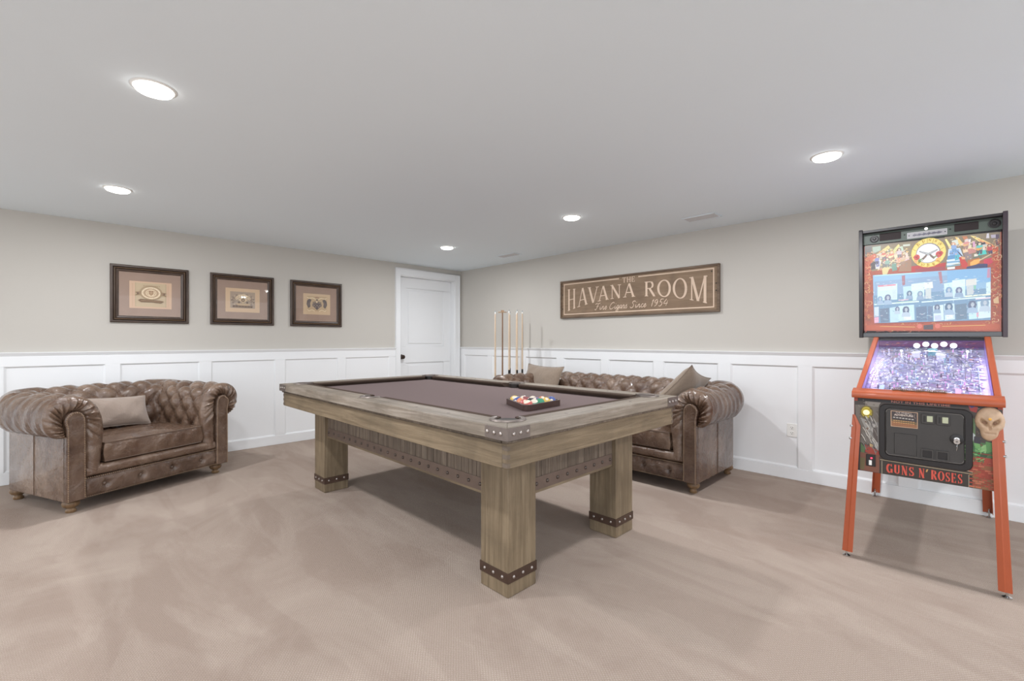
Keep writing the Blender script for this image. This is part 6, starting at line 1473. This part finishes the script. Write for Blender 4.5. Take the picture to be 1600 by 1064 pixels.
for k, (px, pz, sz) in enumerate(((-.202, 1.530, 1.0), (-.104, 1.440, 1.0), (-.030, 1.545, .85), (.112, 1.450, 1.1), (.112, 1.560, .9), (.160, 1.555, .9), (.222, 1.458, 1.1), (.278, 1.466, 1.1), (-.086, 1.552, .8), (-.245, 1.524, .8), (-.150, 1.446, .7), (.055, 1.448, .8))):
    hr = [(92, 104, 138), (78, 92, 122), (120, 148, 176), (74, 102, 132), (112, 148, 186)][k % 5]; a, b = .016 * sz, .020 * sz
    P.poly([cl2(p) for p in ((px - 1.5 * a, pz - 2.6 * b), (px - 1.2 * a, pz - 1.2 * b), (px - .4 * a, pz - .8 * b), (px + .4 * a, pz - .8 * b), (px + 1.2 * a, pz - 1.2 * b), (px + 1.5 * a, pz - 2.6 * b))], [(150, 178, 206), (176, 196, 214), (132, 160, 190)][k % 3])
    P.poly([(px - 1.0 * a, pz - 1.1 * b), (px - 1.15 * a, pz), (px - .7 * a, pz + .9 * b), (px + .1 * a, pz + 1.1 * b), (px + .8 * a, pz + .8 * b), (px + 1.1 * a, pz - .1 * b), (px + .9 * a, pz - 1.2 * b), (px + .2 * a, pz - .9 * b)], hr)
    P.ell(px + .05 * a, pz - .1 * b, .48 * a, .62 * b, (178, 190, 202)); P.rect(px - .2 * a, pz - .9 * b, px + .25 * a, pz - .5 * b, (168, 180, 196))
    P.rect(px - .3 * a, pz + .02 * b, px - .05 * a, pz + .14 * b, hr); P.rect(px + .15 * a, pz + .02 * b, px + .4 * a, pz + .14 * b, hr)
for ang_, ch in ((132, 'G'), (108, 'U'), (84, 'N'), (60, 'S'), (36, 'N')): 
    cx, cz, R1 = .011, 1.822, .0755; a = radians(ang_); T2 = P.T @ Matrix.Translation((cx + R1 * cos(a), cz + R1 * 1.12 * sin(a), 0)) @ Matrix.Rotation(a - pi / 2, 4, 'Z'); P.z += .000012
    put_glyph(P.mb, ch, -.0065, .0065, lambda x: -.0075, lambda x: .0075, T2, P.z, s2l((170, 120, 30)), K=.2, t=.12, s=.06)
for ang_, ch in ((-130, 'R'), (-110, 'O'), (-90, 'S'), (-70, 'E'), (-50, 'S')):
    a = radians(ang_); T2 = P.T @ Matrix.Translation((cx + R1 * cos(a), cz + R1 * 1.12 * sin(a), 0)) @ Matrix.Rotation(a + pi / 2, 4, 'Z'); P.z += .000012
    put_glyph(P.mb, ch, -.0065, .0065, lambda x: -.0075, lambda x: .0075, T2, P.z, s2l((170, 120, 30)), K=.2, t=.12, s=.06)
for sg_ in (-1, 1):      # crossed revolvers between the two roses
    T2 = lambda x, z: (cx + sg_ * x, cz - .012 + z)
    P.poly([T2(*q) for q in ((-.044, .030), (-.048, .023), (-.004, -.004), (.012, -.010), (.016, -.002), (.002, .008))], (128, 134, 140))
    P.poly([T2(*q) for q in ((.004, .002), (.016, -.006), (.034, -.026), (.026, -.036), (.010, -.016))], (104, 84, 70))
    P.poly([T2(*q) for q in ((-.014, .012), (-.008, -.002), (.004, -.006), (.006, .004), (-.006, .014))], (168, 172, 172)); P.line([T2(-.040, .026), T2(-.006, .003)], .0025, (206, 208, 206))
for sx_, sz_ in ((-.060, -.024), (.058, -.012)):
    for q in range(6): P.ell(cx + sx_ + .009 * cos(q * 1.05), cz + sz_ + .008 * sin(q * 1.05), .0075, .007, (186, 56, 54) if q % 2 else (206, 80, 72))
    P.ell(cx + sx_, cz + sz_, .007, .006, (150, 40, 44)); P.line([(cx + sx_ * .8, cz + sz_ - .012), (cx + sx_ * .45, cz + sz_ - .030)], .004, (96, 130, 80)); P.ell(cx + sx_ * .62, cz + sz_ - .018, .008, .0035, (110, 146, 92), rot=.6)
P.build('backglass_artwork', 'lit', bg)
mb = MB(); mb.face([Vector((1.022, yl - .022, z0 + .030)), Vector((1.022, yr + .022, z0 + .030)), Vector((1.022, yr + .022, 1.922)), Vector((1.022, yl - .022, 1.922))]); mb.build('cover_glass', 'glass2', bg, smooth=False)
